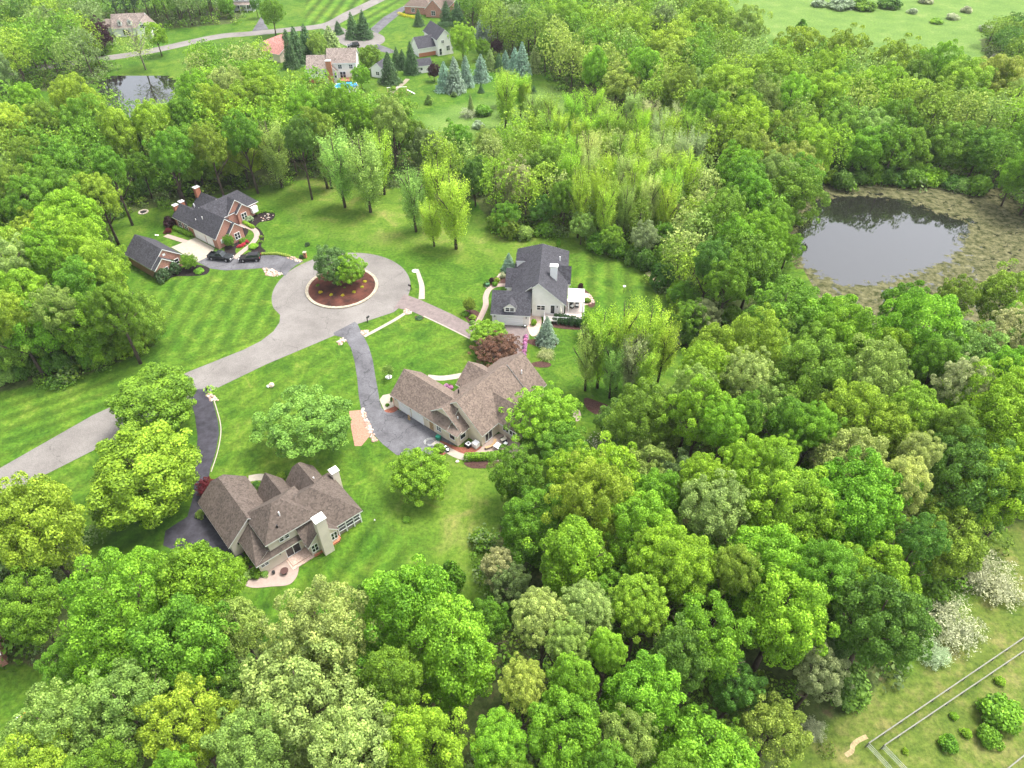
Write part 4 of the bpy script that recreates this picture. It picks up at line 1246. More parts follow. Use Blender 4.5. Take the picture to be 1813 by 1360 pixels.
# base colours (linear)
PAL = {
 'green': (0.152, 0.302, 0.024), 'bright green': (0.187, 0.371, 0.025), 'deep green': (0.111, 0.233, 0.030), 'lime': (0.240, 0.419, 0.028),
 'yellow-green': (0.275, 0.419, 0.036), 'pale yellow': (0.340, 0.430, 0.110), 'pale green': (0.252, 0.382, 0.075), 'golden': (0.300, 0.400, 0.065),
 'cream': (0.360, 0.410, 0.170), 'olive': (0.205, 0.323, 0.034), 'grey-green': (0.193, 0.286, 0.085), 'blue-green': (0.220, 0.320, 0.230),
 'dark green': (0.070, 0.140, 0.050), 'purple': (0.060, 0.022, 0.028), 'red-brown': (0.190, 0.085, 0.050), 'crimson': (0.150, 0.022, 0.028),
 'tan': (0.290, 0.340, 0.140), 'yellow': (0.560, 0.500, 0.030), 'pink': (0.660, 0.300, 0.520), 'white-tipped': (0.440, 0.500, 0.290), 'grey': (0.240, 0.230, 0.160),
 'red': (0.550, 0.050, 0.090)}
NAMES = {'oak': ('broadleaf_tree', 'tree'), 'maple': ('round_tree', 'tree'), 'loose': ('broadleaf_tree', 'tree'), 'poplar': ('poplar_tree', 'tree'),
         'arch': ('flowering_shrub', 'shrub'), 'sparse': ('bare_tree', 'tree'), 'spruce': ('spruce_tree', 'tree'), 'pine': ('pine_tree', 'tree'), 'shrub': ('shrub', 'shrub')}
TREES = []   # (object, pixel x, pixel y, zone, colour, shape word)
NPLANT = [0]


def HF(kind, Rr, h):
    hf = {'oak': 0.41, 'maple': 0.44, 'loose': 0.40, 'poplar': 0.46, 'sparse': 0.42, 'pine': 0.45}[kind]
    return min(hf, 1.2 * Rr / h) if kind in ('oak', 'maple', 'loose') else hf


def plant(kind, X, Y, Rr, h, col, label=None, z0=0.0, cz=None, half=None, jit=0.12, group=None, name=None, rz=None):
    """one tree or shrub: empty > trunk, crown"""
    r = random.Random(NPLANT[0] * 17 + 3); NPLANT[0] += 1
    v = r.choice(VARS[kind])
    nme, cat = NAMES[kind]
    if name: nme = name
    base = empty(nme, (X, Y, z0), r.uniform(0, 6.28) if rz is None else rz)
    c = bpy.data.objects.new('crown' if cat == 'tree' else 'foliage', PROTO[v])
    COL.objects.link(c); c.parent = base
    q = PAL[col] if isinstance(col, str) else col
    k = r.uniform(1 - jit, 1 + jit) * (1.3 if kind == 'poplar' else 1.0)
    c.color = (q[0] * k * r.uniform(1 - jit, 1 + jit), q[1] * k, q[2] * k, 1)
    if kind == 'spruce':
        c.scale = (Rr, Rr, h)
    elif kind in ('poplar', 'sparse'):
        hf = HF(kind, Rr, h)
        c.scale = (Rr, Rr, h * hf / 1.15 / 2.0); c.location = (0, 0, h * 0.47)
    elif kind in ('shrub', 'arch'):
        hh = h / 1.5
        c.scale = (Rr, Rr, hh); c.location = (0, 0, h * 0.36)
    else:
        hf = HF(kind, Rr, h)
        hh = h * hf / (1.0 if kind != 'poplar' else 1.15)
        c.scale = (Rr, Rr, hh); c.location = (0, 0, h * (1 - hf) if kind != 'poplar' else h * 0.47)
    if kind in ('oak', 'maple', 'loose', 'poplar', 'sparse', 'spruce', 'pine'):
        tm = {'poplar': TRUNKP, 'sparse': TRUNKD, 'spruce': TRUNKC, 'pine': TRUNKC}.get(kind, TRUNKS)
        t_ = bpy.data.objects.new('trunk', r.choice(tm)); COL.objects.link(t_); t_.parent = base
        wd = h * (0.8 if kind != 'spruce' else 0.7)
        if h * 0.27 * 0.8 > Rr: wd = max(0.5 * h, Rr / 0.27)
        t_.scale = (wd, wd, h)
    tag(base, label, cat, group)
    return base


CZ = {'oak': 0.59, 'maple': 0.56, 'loose': 0.60, 'poplar': 0.55, 'sparse': 0.58, 'pine': 0.55, 'shrub': 0.36, 'arch': 0.36}
POS = []


def at(kind, px_, py_, rp, h, col, zone, label=None, **kw):
    """tree by the photo position of its crown's middle and its radius in photo pixels"""
    zc = CZ[kind] * h
    for _ in range(2):
        X, Y = G(px_, py_, zc)
        dz = Y * math.cos(PITCH) + (CAM_H - zc) * math.sin(PITCH)
        Rr = rp * dz / FPX
        if kind in ('oak', 'maple', 'loose'): zc = h * (1 - HF(kind, Rr, h))
    o = plant(kind, X, Y, Rr, h, col, label, **kw)
    POS.append((X, Y, Rr * (0.9 if kind not in ('shrub', 'arch') else 0.3)))
    if not label: TREES.append([o, px_, py_, zone, col if isinstance(col, str) else '', kind])
    return o


# ---- named single trees
at('oak', 245, 845, 112, 13, 'lime', 'x', 'large bright lime tree between the road and the two-storey beige house')
at('oak', 272, 705, 88, 11, 'green', 'x', 'broad mid-green tree leaning over the road at the dark driveway entrance')
at('loose', 543, 752, 84, 10, (0.165, 0.33, 0.05), 'x', 'soft green spreading tree beside the gravel bed, just above the two-storey house')
at('maple', 745, 842, 56, 7.5, 'bright green', 'x', 'round green lawn tree at the foot of the cracked driveway')
at('maple', 963, 735, 58, 9.0, 'lime', 'x', 'dense round lime tree touching the brown-roofed house and its patio')
at('loose', 1000, 790, 48, 8, 'green', 'x', 'loose green tree directly below the round lime tree by the patio')
at('maple', 882, 617, 38, 4.2, 'red-brown', 'x', 'red-brown japanese maple behind the brown-roofed house')
at('maple', 862, 590, 34, 4.0, 'bright green', 'x', 'bright green maple in front of the white garage door')
at('maple', 1047, 570, 19, 6.0, 'bright green', 'x', 'narrow bright green tree at the corner of the white pergola deck')
at('pine', 585, 470, 34, 9.0, (0.11, 0.215, 0.055), 'x', 'dark grey-green pine on the planted island', z0=0.4)
at('maple', 618, 480, 29, 7.0, 'bright green', 'x', 'bright green leafy tree growing against the pine on the island', z0=0.4)
at('loose', 688, 656, 10, 3.2, 'pale green', 'x', 'tiny young tree in a white stone ring on the lawn')
at('maple', 831, 540, 12, 3.6, 'olive', 'x', 'small olive tree in the bed where the curved path meets the driveway')
at('maple', 366, 862, 17, 3.0, 'crimson', 'x', 'crimson japanese maple at the garage corner of the two-storey house')
at('maple', 334, 463, 14, 3.6, 'green', 'x', 'neat round green tree at the corner of the brick outbuilding')
at('maple', 404, 426, 9.5, 3.0, 'green', 'x', 'small round green tree beside the brick garage and red azaleas')
at('sparse', 1065, 800, 40, 8, 'grey', 'x', 'grey leafless tree between the dark green and lime trees')
at('maple', 1100, 750, 48, 8, 'deep green', 'x', 'deep green spreading tree at the lawn edge right of the brown-roofed house')
at('poplar', 483, 262, 32, 19, 'pale green', 'x', 'lone slender pale green tree with visible trunk above the brick house')
at('maple', 172, 62, 24, 11, 'purple', 'x', 'large dark purple tree beside the cape cod house')
at('maple', 819, 72, 25, 13, 'yellow-green', 'x', 'big round yellow-green tree beside the white farmhouse')
at('maple', 768, 126, 12, 6, 'purple', 'x', 'dark purple tree by the small white shed')
at('maple', 880, 82, 11, 5.5, 'purple', 'x', 'dark purple tree standing behind the blue spruce row')
at('maple', 638, 135, 18, 8, 'bright green', 'x', 'bright green tree at the right end of the cream two-storey house')
at('pine', 655, 100, 22, 9, 'olive', 'x', 'open olive pine between the cream house and the grey roofed outbuilding')
at('maple', 561, 78, 17, 10, 'golden', 'x', 'golden green tree between two dark pines above the cream house')
at('sparse', 240, 70, 45, 17, 'pale green', 'x', 'tall half-bare tree with forked pale trunk in front of the cape cod house')
at('loose', 275, 62, 20, 12, 'lime', 'x', 'lime tree touching the right side of the half-bare forked tree')
at('loose', 480, 22, 22, 14, 'green', 'x', 'slim multi-stem green tree above the faded red roof')
at('maple', 402, 10, 14, 8, 'green', 'x', 'round green tree left of the white porch house at the top edge')
at('maple', 452, 8, 10, 8, 'deep green', 'x', 'deep green tree right of the white porch house at the top edge')
at('maple', 855, 86, 13, 7, 'green', 'x', 'green tree right of the big round tree in the spruce row')

# ---- blocks of hand-placed wood trees: (px, py, r, colour [, kind])
def block(zone, h, items, dk='oak'):
    for it in items:
        k = it[4] if len(it) > 4 else dk
        hh = it[5] if len(it) > 5 else h
        at(k, it[0], it[1], it[2], hh, it[3], zone)

Gn, Br, Dp, Li, Yg, Py, Pg, Go, Cr, Ol, Gg = 'green', 'bright green', 'deep green', 'lime', 'yellow-green', 'pale yellow', 'pale green', 'golden', 'cream', 'olive', 'grey-green'
block('south', 20, [(60,935,88,Yg),(35,1045,62,Gg,'loose',12),(350,1035,84,Br),(215,1085,88,Br),(320,1150,92,Gn),(425,1115,58,Pg,'loose',15),(575,1125,88,Py,'maple'),(525,1240,108,Py,'maple'),
  (635,1315,88,Py,'maple'),(735,1085,92,Br),(800,1165,92,Br),(695,1200,66,Gn),(110,1295,80,Pg,'loose'),(225,1245,74,Pg,'loose'),(330,1290,78,Yg,'loose'),(745,1330,72,Li),(440,1330,70,Pg,'loose'),(60,1370,70,Yg,'loose'),
  (180,1370,60,Gn,'loose'),(300,1380,50,Br),(120,1170,45,Gn,'loose',12),(430,1220,50,Dp,'loose',13),(860,1100,45,Gn,'loose',13)])
block('middle wood', 19, [(960,1093,50,Py,'maple'),(1041,1078,46,Py,'maple'),(1016,985,76,Li),(1058,895,68,Yg),(946,932,60,Gn,'oak',13),(1132,925,66,Li),(1172,998,60,Li),(1130,1078,54,Yg,'maple'),
  (928,1212,42,Go,'maple'),(1006,1141,38,Pg,'maple'),(1076,1155,38,Li),(1017,1210,48,Br),(999,1290,74,Br),(1130,1233,76,Br),(1112,1310,54,Pg,'loose'),(882,1318,52,Br),(882,1003,34,Cr,'loose',9),(905,1032,38,Gg,'loose',9),
  (1200,1162,58,Dp,'loose'),(1225,1300,42,Gn,'oak',13),(920,845,50,Gn,'oak',11),(1020,842,48,Li,'maple',11),(1150,840,58,Pg,'loose',13),(1250,850,46,Li,'maple'),(1165,748,44,Pg,'loose',11),(1085,1370,50,Gn),(900,1400,60,Gn),(1190,1390,50,Gn)])
block('east wood', 20, [(1262,905,62,Py,'maple'),(1374,915,74,Li),(1350,1000,84,Li),(1385,1085,84,Li),(1508,915,76,Br),(1208,1008,58,Li),(1252,1134,74,Br,'loose'),(1554,1105,84,Dp,'maple'),(1448,1190,48,Cr,'loose',13),
  (1371,1297,64,Go,'loose',12),(1342,616,50,Yg),(1251,650,44,Li,'maple'),(1321,670,44,Py,'maple'),(1243,730,50,Li),(1226,690,38,Pg,'maple'),(1434,680,70,Ol),(1491,613,70,Br),(1547,680,58,Pg),(1625,600,74,Br),
  (1385,560,72,Gn,'loose',16),(1462,578,62,Br,'loose',16),(1597,545,44,Gn,'loose',14),(1690,530,36,Ol,'loose',14),(1773,530,54,Ol,'loose',15),(1706,678,38,Cr,'maple'),(1791,592,40,Cr,'maple'),(1780,655,44,Br),(1745,722,64,Li),(1795,700,44,Yg),
  (1773,772,70,Li),(1508,742,60,Yg),(1614,740,50,Yg),(1572,770,54,Yg),(1399,756,54,Gn),(1321,735,40,Gn),(1325,830,50,Li,'maple'),(1371,820,38,Li),(1491,830,72,Py),(1512,885,78,Br),(1392,898,72,Yg),(1621,812,38,Py),
  (1597,856,44,Py),(1702,855,78,Dp,'maple'),(1758,850,66,Li),(1194,855,54,Gg,'loose',13),(1590,920,30,'tan','loose',11),(1280,760,44,Li),(1300,1010,42,Ol),(1630,960,44,Dp,'loose'),(1460,1010,50,Gn),(1300,1220,50,Dp,'loose',12),
  (1290,1330,46,Gn,'loose',12),(1440,760,40,Br),(1660,640,44,Gn),(1690,760,40,Ol),(1820,850,50,Gn),(1830,600,44,Gn),(1470,1130,44,Gg,'loose',12),(1610,1010,38,Gn,'loose',9)])
block('pond side', 16, [(1225,560,34,Gn,'loose',9),(1290,500,40,Gn,'loose'),(1300,440,44,Br),(1350,420,40,Br,'maple'),(1280,380,40,Ol,'maple'),(1395,440,26,Br,'loose',9),(1260,470,36,Dp),(1340,350,36,Br),(1375,390,34,Gn),
  (1250,560,30,'cream','loose',9),(1310,310,42,Br),(1365,320,38,Pg),(1210,520,26,Gn,'loose',7)])
block('north wood', 18, [(1008,41,34,Yg),(1069,68,30,Yg),(1122,66,32,Li),(1183,92,46,Yg),(1173,44,27,Gg,'maple'),(1253,39,44,Yg),(1226,100,38,Li),(1287,160,46,Yg),(1319,230,44,Li),(1316,270,42,Ol),(1057,121,28,Li),(967,80,18,Gn,'loose',14),
  (1419,85,44,Yg,'loose'),(1498,92,40,Yg,'loose'),(1591,112,46,Yg,'loose'),(1553,158,48,Li,'loose'),(1700,155,48,Yg),(1755,150,44,Go),(1800,145,40,Yg),(1460,176,44,Li),(1427,252,46,Li,'maple',15),(1532,264,38,Br,'oak',13),(1650,195,44,Ol,'loose'),
  (1680,258,44,Gn,'oak',13),(1734,270,40,Gn,'oak',13),(1364,138,44,Yg),(1608,258,40,Gn,'oak',13),(1784,262,42,Gn,'loose',13),(1800,312,32,Br,'loose',13),(1318,55,34,Go),(1140,130,32,Li),(1200,160,36,Ol),(1240,200,32,Gn),(1350,190,38,Pg),(1400,180,36,Li),(1485,232,38,Ol,'oak',15),
  (1570,222,38,Gn,'oak',15),(1620,140,36,Ol),(1470,130,34,Li),(1100,20,30,Go),(1180,8,32,Ol),(1050,10,28,Go),(1660,120,32,Li),(1840,200,44,Gn),(1850,300,40,Dp)])
block('west wood', 18, [(109,302,52,Gn),(127,352,44,Gn),(172,345,38,Yg,'maple'),(58,362,40,Gn),(127,400,52,Li),(132,446,56,Li,'maple'),(178,482,40,Yg),(84,456,48,Li),(15,468,44,Py,'loose'),(50,520,48,Li),(142,506,48,Gn),
  (236,566,46,Ol,'maple',12),(147,572,60,Br,'oak',14),(76,586,58,Br,'loose',14),(15,600,54,Ol,'oak',14),(15,562,40,Yg),(200,540,40,Gn),(100,550,40,Pg,'loose')], 'oak')
block('belt', 20, [(20,235,40,Yg),(80,220,36,Ol),(150,225,38,Gn),(60,280,36,Ol,'loose'),(210,240,38,Yg),(270,225,34,Li),(330,215,38,Gn),(390,200,36,Yg),(300,275,32,Gn),(370,260,32,Ol),(430,240,30,Gn),(480,175,34,Yg,'loose'),
  (410,160,36,Py,'loose'),(455,150,34,Yg,'loose'),(540,200,32,Li),(600,195,34,Br),(560,230,28,Ol),(640,215,32,Li),(690,215,32,Pg),(130,180,34,Yg),(50,185,34,Li),(190,290,30,Gn),(530,245,26,Dp),(20,330,34,Ol,'loose'),
  (345,165,28,Li),(340,300,22,Gn,'loose',11),(250,300,26,Gn,'loose',12)])
block('thicket', 13, [(912,325,33,Cr,'maple'),(971,299,38,Ol),(865,258,28,Pg,'loose'),(900,380,26,Gn,'loose',8),(960,370,28,Dp,'loose',8),(840,310,30,Dp),(1000,345,26,Gn),(760,260,30,Gg),(810,250,26,Gn),(1084,421,26,Gn,'loose',7),
  (1140,420,26,'tan','loose',9),(1180,415,24,Gn,'loose',8),(1060,395,22,Gn,'loose',7),(740,240,26,Ol),(1180,450,22,Gn,'loose',6),(1030,400,24,Pg,'loose',8)])
# slender young poplars
pops = [(730,345,29,Pg,17),(773,330,29,Yg,18),(803,362,36,Yg,20),(598,292,36,Pg,20),(645,300,42,Pg,20),(575,268,26,Pg,18),(672,278,28,Yg,18),(1042,628,28,Pg,15),(1066,610,34,Yg,18),(1102,600,36,Yg,20),(1120,640,30,'tan',15),(1150,602,36,Yg,19),(1176,614,28,Yg,16),(1086,650,24,Pg,13),(1142,655,26,Yg,13),(765,390,24,Yg,12)]
prand = random.Random(5)
for row, (y, x0, x1) in enumerate([(165,880,930),(205,930,1090),(240,950,1230),(275,970,1240),(310,1000,1230),(345,1020,1210),(362,1065,1190)]):
    n = max(2, int((x1 - x0) / 27))
    for k in range(n):
        x = x0 + (x1 - x0) * (k + 0.5) / n + prand.uniform(-9, 9)
        pops.append((x, y + prand.uniform(-10, 10), prand.uniform(18, 26), prand.choice([Yg, Yg, Li, Pg, Py, Yg, Ol, 'tan']), prand.uniform(14, 18)))
pops += [(1095,136,13,Py,14),(1120,190,20,Py,13),(1150,205,20,'tan',13),(1205,215,22,'tan',13),(1170,225,18,Pg,13),(890,150,17,Yg,12),(905,165,16,Yg,12),(930,170,14,Yg,12)]
for x, y, r_, c_, h_ in pops: at('poplar', x, y, r_, h_, c_, 'poplars')

# ---- conifers: (base px, base py, top py, half width px, colour)
def con(bx, by, ty, hw, col, label, kind='spruce'):
    X, Y = G(bx, by)
    # height whose top projects to ty
    h = 8.0
    for _ in range(30):
        Z = h - CAM_H
        dd = Y * math.cos(PITCH) - Z * math.sin(PITCH); up = Y * math.sin(PITCH) + Z * math.cos(PITCH)
        y = CY - FPX * up / dd
        h += (y - ty) * 0.09
    Rr = hw * 1.15 / PXM(by)
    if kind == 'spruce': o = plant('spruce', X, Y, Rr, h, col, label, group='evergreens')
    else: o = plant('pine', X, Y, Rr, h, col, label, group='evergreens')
    POS.append((X, Y, Rr))
    return o


Bg, Dk = 'blue-green', 'dark green'
con(967, 607, 559, 19, Bg, 'blue-green spruce in a mulch ring right of the white garage')
con(901, 478, 447, 13, Bg, 'blue-green spruce at the left side of the white house')
CON = [(856,68,24,20,Bg,'tall'),(810,42,0,15,Dk,'tall'),(791,44,0,15,Dk,'tall'),(742,46,14,10,Dk,'small'),(788,160,107,17,Bg,'wide'),(806,162,98,19,Bg,'wide'),(826,152,96,15,Bg,'narrow'),(852,143,94,17,Bg,'wide'),
       (868,124,85,12,'grey-green','narrow'),(883,126,93,10,Dk,'narrow'),(895,120,88,11,Bg,'narrow'),(911,128,82,14,Bg,'wide'),(924,133,72,17,Bg,'tall'),(947,126,77,15,'grey-green','wide'),(852,164,148,6,Dk,'tiny'),(945,165,150,6,Dk,'tiny'),
       (691,147,90,19,Dk,'wide'),(704,120,82,12,Dk,'narrow'),(714,122,86,11,Dk,'narrow'),(730,130,71,14,Dk,'tall'),(626,68,20,14,Dk,'left'),(646,68,16,15,Dk,'right'),(530,112,44,20,Dk,'dark'),(548,104,40,18,Dk,'dark'),(518,120,52,15,Dk,'dark'),
       (588,92,44,22,'grey-green','open'),(600,60,36,10,Dk,'small'),(834,205,165,8,'grey-green','lone'),(512,90,50,14,Dk,'dark')]
O = ['first', 'second', 'third', 'fourth', 'fifth', 'sixth', 'seventh', 'eighth', 'ninth', 'tenth', 'eleventh', 'twelfth', 'thirteenth', 'fourteenth', 'fifteenth', 'sixteenth', 'seventeenth', 'eighteenth', 'nineteenth', 'twentieth']
rowi = sorted([c for c in CON if c[1] >= 118 and 780 < c[0] < 950 and c[1] < 163], key=lambda c: c[0])
for c in CON:
    cn = {'blue-green': 'blue-green', 'dark green': 'dark green', 'grey-green': 'grey-green'}[c[4]]
    if c in rowi: lb = '%s spruce, %s from left in the spruce row below the farmhouse' % (cn, O[rowi.index(c)])
    elif 620 <= c[0] <= 650 and c[1] == 68: lb = '%s of the two dark spruces on the far turning circle' % c[5]
    elif c[0] == 856 and c[1] == 68: lb = 'tall blue spruce standing alone against the far wood'
    elif c[0] in (810, 791): lb = 'tall dark spruce, %s of the pair right of the top brick house' % ('right' if c[0] == 810 else 'left')
    elif c[0] == 742: lb = 'small dark spruce on the lawn before the top brick house'
    elif c[0] in (852, 945): lb = 'tiny dark spruce %s the spruce row' % ('just below the middle of' if c[0] == 852 else 'at the lower right end of')
    elif c[0] in (691, 704, 714, 730): lb = 'dark spruce, %s from left in the clump between cream house and farmhouse' % O[[691, 704, 714, 730].index(c[0])]
    elif c[0] in (530, 548, 518, 512): lb = 'dark evergreen, %s from left in the clump left of the golden tree' % O[[512, 518, 530, 548].index(c[0])]
    elif c[0] == 588: lb = 'broad grey-green spruce right of the golden tree'
    elif c[0] == 600: lb = 'small dark evergreen beside the far turning circle'
    else: lb = 'lone dark conifer among white shrubs in the small meadow'
    con(*c[:5], lb)

# ---- fill the gaps in the woods
FILLPAL = {'east': [Gn, Br, Li, Li, Yg, Ol, Pg, Gn], 'south': [Gn, Br, Pg, Yg, Gn], 'southwest': [Gn, Gg, Yg], 'west': [Gn, Li, Yg, Br], 'northwest': [Gn, Yg, Ol, Li, Gn, Ol, Pg],
           'middle': [Yg, Yg, Li, Pg, Ol, Py], 'north': [Yg, Li, Ol, Gn, Gn, Pg, Yg, Go], 'farwest': [Gn, Gg, Dp, Pg, Gn, Yg], 'farnorth': [Dp, Gg, Gn, Dk], 'farcentre': [Gn, Dp, Gg, Ol], 'farpond': [Yg, Li, Gn, Py], 'fareast': [Gn, Dp, Ol]}
FH = {'east': 17, 'south': 17, 'southwest': 15, 'west': 15, 'northwest': 18, 'middle': 13, 'north': 17, 'farwest': 16, 'farnorth': 18, 'farcentre': 18, 'farpond': 12, 'fareast': 10}
fr = random.Random(99)
fill = []
for zn, poly in CAN_W.items():
    x0, y0 = poly.min(0); x1, y1 = poly.max(0)
    sp = 8.0 if zn not in ('north', 'farwest', 'farnorth', 'farcentre', 'fareast') else 8.8
    if zn == 'middle': sp = 6.2
    area = (x1 - x0) * (y1 - y0)
    n = int(area / (sp * sp) * 14)
    C = np.stack([rng.uniform(x0, x1, n), rng.uniform(y0, y1, n)], 1)
    dd = sdist(C, poly)
    for (X, Y), d1 in zip(C, dd):
        if d1 > -0.5 or Y < 14: continue
        # in view (with margin)?
        zz = 10 - CAM_H
        dep = Y * math.cos(PITCH) - zz * math.sin(PITCH)
        u = CX + FPX * X / dep
        v_ = CY - FPX * (Y * math.sin(PITCH) + zz * math.cos(PITCH)) / dep
        if not (-90 < u < 1900 and -60 < v_ < 1460): continue
        Rr = fr.uniform(0.42, 0.74) * sp
        ok = True
        for (a_, b_, c_) in POS:
            if (a_ - X) ** 2 + (b_ - Y) ** 2 < (0.62 * (c_ + Rr)) ** 2: ok = False; break
        if ok:
            POS.append((X, Y, Rr))
            fill.append((X, Y, Rr * 1.12, FH[zn] * fr.uniform(0.75, 1.1), fr.choice(FILLPAL[zn]), zn, u, v_))
NB = sum(1 for t in TREES if t[5] in ('oak', 'loose')) + 4
fill.sort(key=lambda f: -f[2] * PXM(max(f[7], -50)))
room = max(0, 290 - NB)
print('hand trees', len(TREES), 'broadleaf', NB, 'fill', len(fill), 'room', room)
for f in fill[:room]:
    kind = fr.choice(['oak', 'oak', 'loose']) if f[5] != 'middle' else fr.choice(['poplar', 'poplar', 'loose'])
    o = plant(kind, f[0], f[1], f[2], f[3], f[4])
    zmap = {'east': 'east wood', 'south': 'south', 'southwest': 'south', 'west': 'west wood', 'northwest': 'belt', 'middle': 'thicket', 'north': 'north wood', 'farwest': 'far wood', 'farnorth': 'far wood', 'farcentre': 'far wood', 'farpond': 'far wood', 'fareast': 'far wood'}
    TREES.append([o, f[6], f[7], zmap[f[5]], f[4], kind])
# the rest of the far wood reads as one mass
rest = fill[room:]
# distant ridge of wood beyond the surveyed land
for k in range(260):
    X = fr.uniform(-420, 420); Y = fr.uniform(372, 470)
    rest.append((X, Y, fr.uniform(4.5, 7), fr.uniform(13, 18), fr.choice([Gn, Gg, Dp, Ol]), 'ridge', 0, 0))
if rest:
    Cs, Ns, Ss, Rs, Ts = [], [], [], [], []
    trk = MB()
    for i, f in enumerate(rest):
        C, N, S, rn = RAW['oak%d' % (i % 5)]
        m = rng.choice(len(C), 1500, replace=False)
        a = rng.uniform(0, 6.28); ca, sa = math.cos(a), math.sin(a)
        c = C[m]; hf = f[3] * 0.38
        q = np.stack([(c[:, 0] * ca - c[:, 1] * sa) * f[2] + f[0], (c[:, 0] * sa + c[:, 1] * ca) * f[2] + f[1], c[:, 2] * hf + f[3] * 0.62], 1)
        Cs.append(q); Ns.append(N[m]); Ss.append(S[m] * f[2] * 2.3); Rs.append(rn[m])
        col = np.array(PAL[f[4]]) * rng.uniform(0.85, 1.15)
        Ts.append(np.tile(col, (len(m), 1)))
        trk.tube([(f[0], f[1], 0), (f[0], f[1], f[3] * 0.7)], [0.28, 0.12], 5)
    me = leafmesh('wood', np.concatenate(Cs), np.concatenate(Ns), np.concatenate(Ss), np.concatenate(Rs), M_LEAF2, np.concatenate(Ts))
    wo = bpy.data.objects.new('woodland', me); COL.objects.link(wo)
    tag(wo, 'far mixed green wood that fills the spaces behind and between the nearer trees', 'woodland', kind='stuff')
    t_ = trk.build('trunks', M_BARK, wo); tag(t_, kind='stuff')

# ---- undergrowth in the woods: one mass of low leaves
Cs, Ns, Ss, Rs, Ts = [], [], [], [], []
UG = [Gn, Dp, Gn, Ol, Gg, Br]
for zn, poly in CAN_W.items():
    x0, y0 = poly.min(0); x1, y1 = poly.max(0)
    y1 = min(y1, 330)
    n = int((x1 - x0) * (y1 - y0) / 10.0)
    C = np.stack([rng.uniform(x0 - 4, x1 + 4, n), rng.uniform(y0 - 4, y1 + 4, n)], 1)
    dd = sdist(C, poly)
    lim = 3.2
    for (X, Y) in C[dd < lim]:
        r_ = fr.uniform(1.0, 2.8); hh = r_ * fr.uniform(0.7, 1.1)
        k = 120 if Y < 160 else 60
        C1, N1, S1, rn = RAW['shrub%d' % fr.randint(0, 1)]
        m = rng.integers(0, len(C1), k)
        c = C1[m]
        Cs.append(np.stack([c[:, 0] * r_ + X, c[:, 1] * r_ + Y, np.abs(c[:, 2] * hh + hh * 0.4)], 1)); Ns.append(N1[m] + np.array([0, 0, .5])); Ss.append(S1[m] * r_ * (1.2 if k == 120 else 1.7)); Rs.append(rn[m])
        Ts.append(np.tile(np.array(PAL[fr.choice(UG)]) * fr.uniform(0.6, 1.0), (k, 1)))
me = leafmesh('undergrowth', np.concatenate(Cs), np.concatenate(Ns), np.concatenate(Ss), np.concatenate(Rs), M_LEAF2, np.concatenate(Ts))
uo = bpy.data.objects.new('undergrowth', me); COL.objects.link(uo)
tag(uo, 'low green undergrowth covering the floor of the woods', 'undergrowth', kind='stuff')

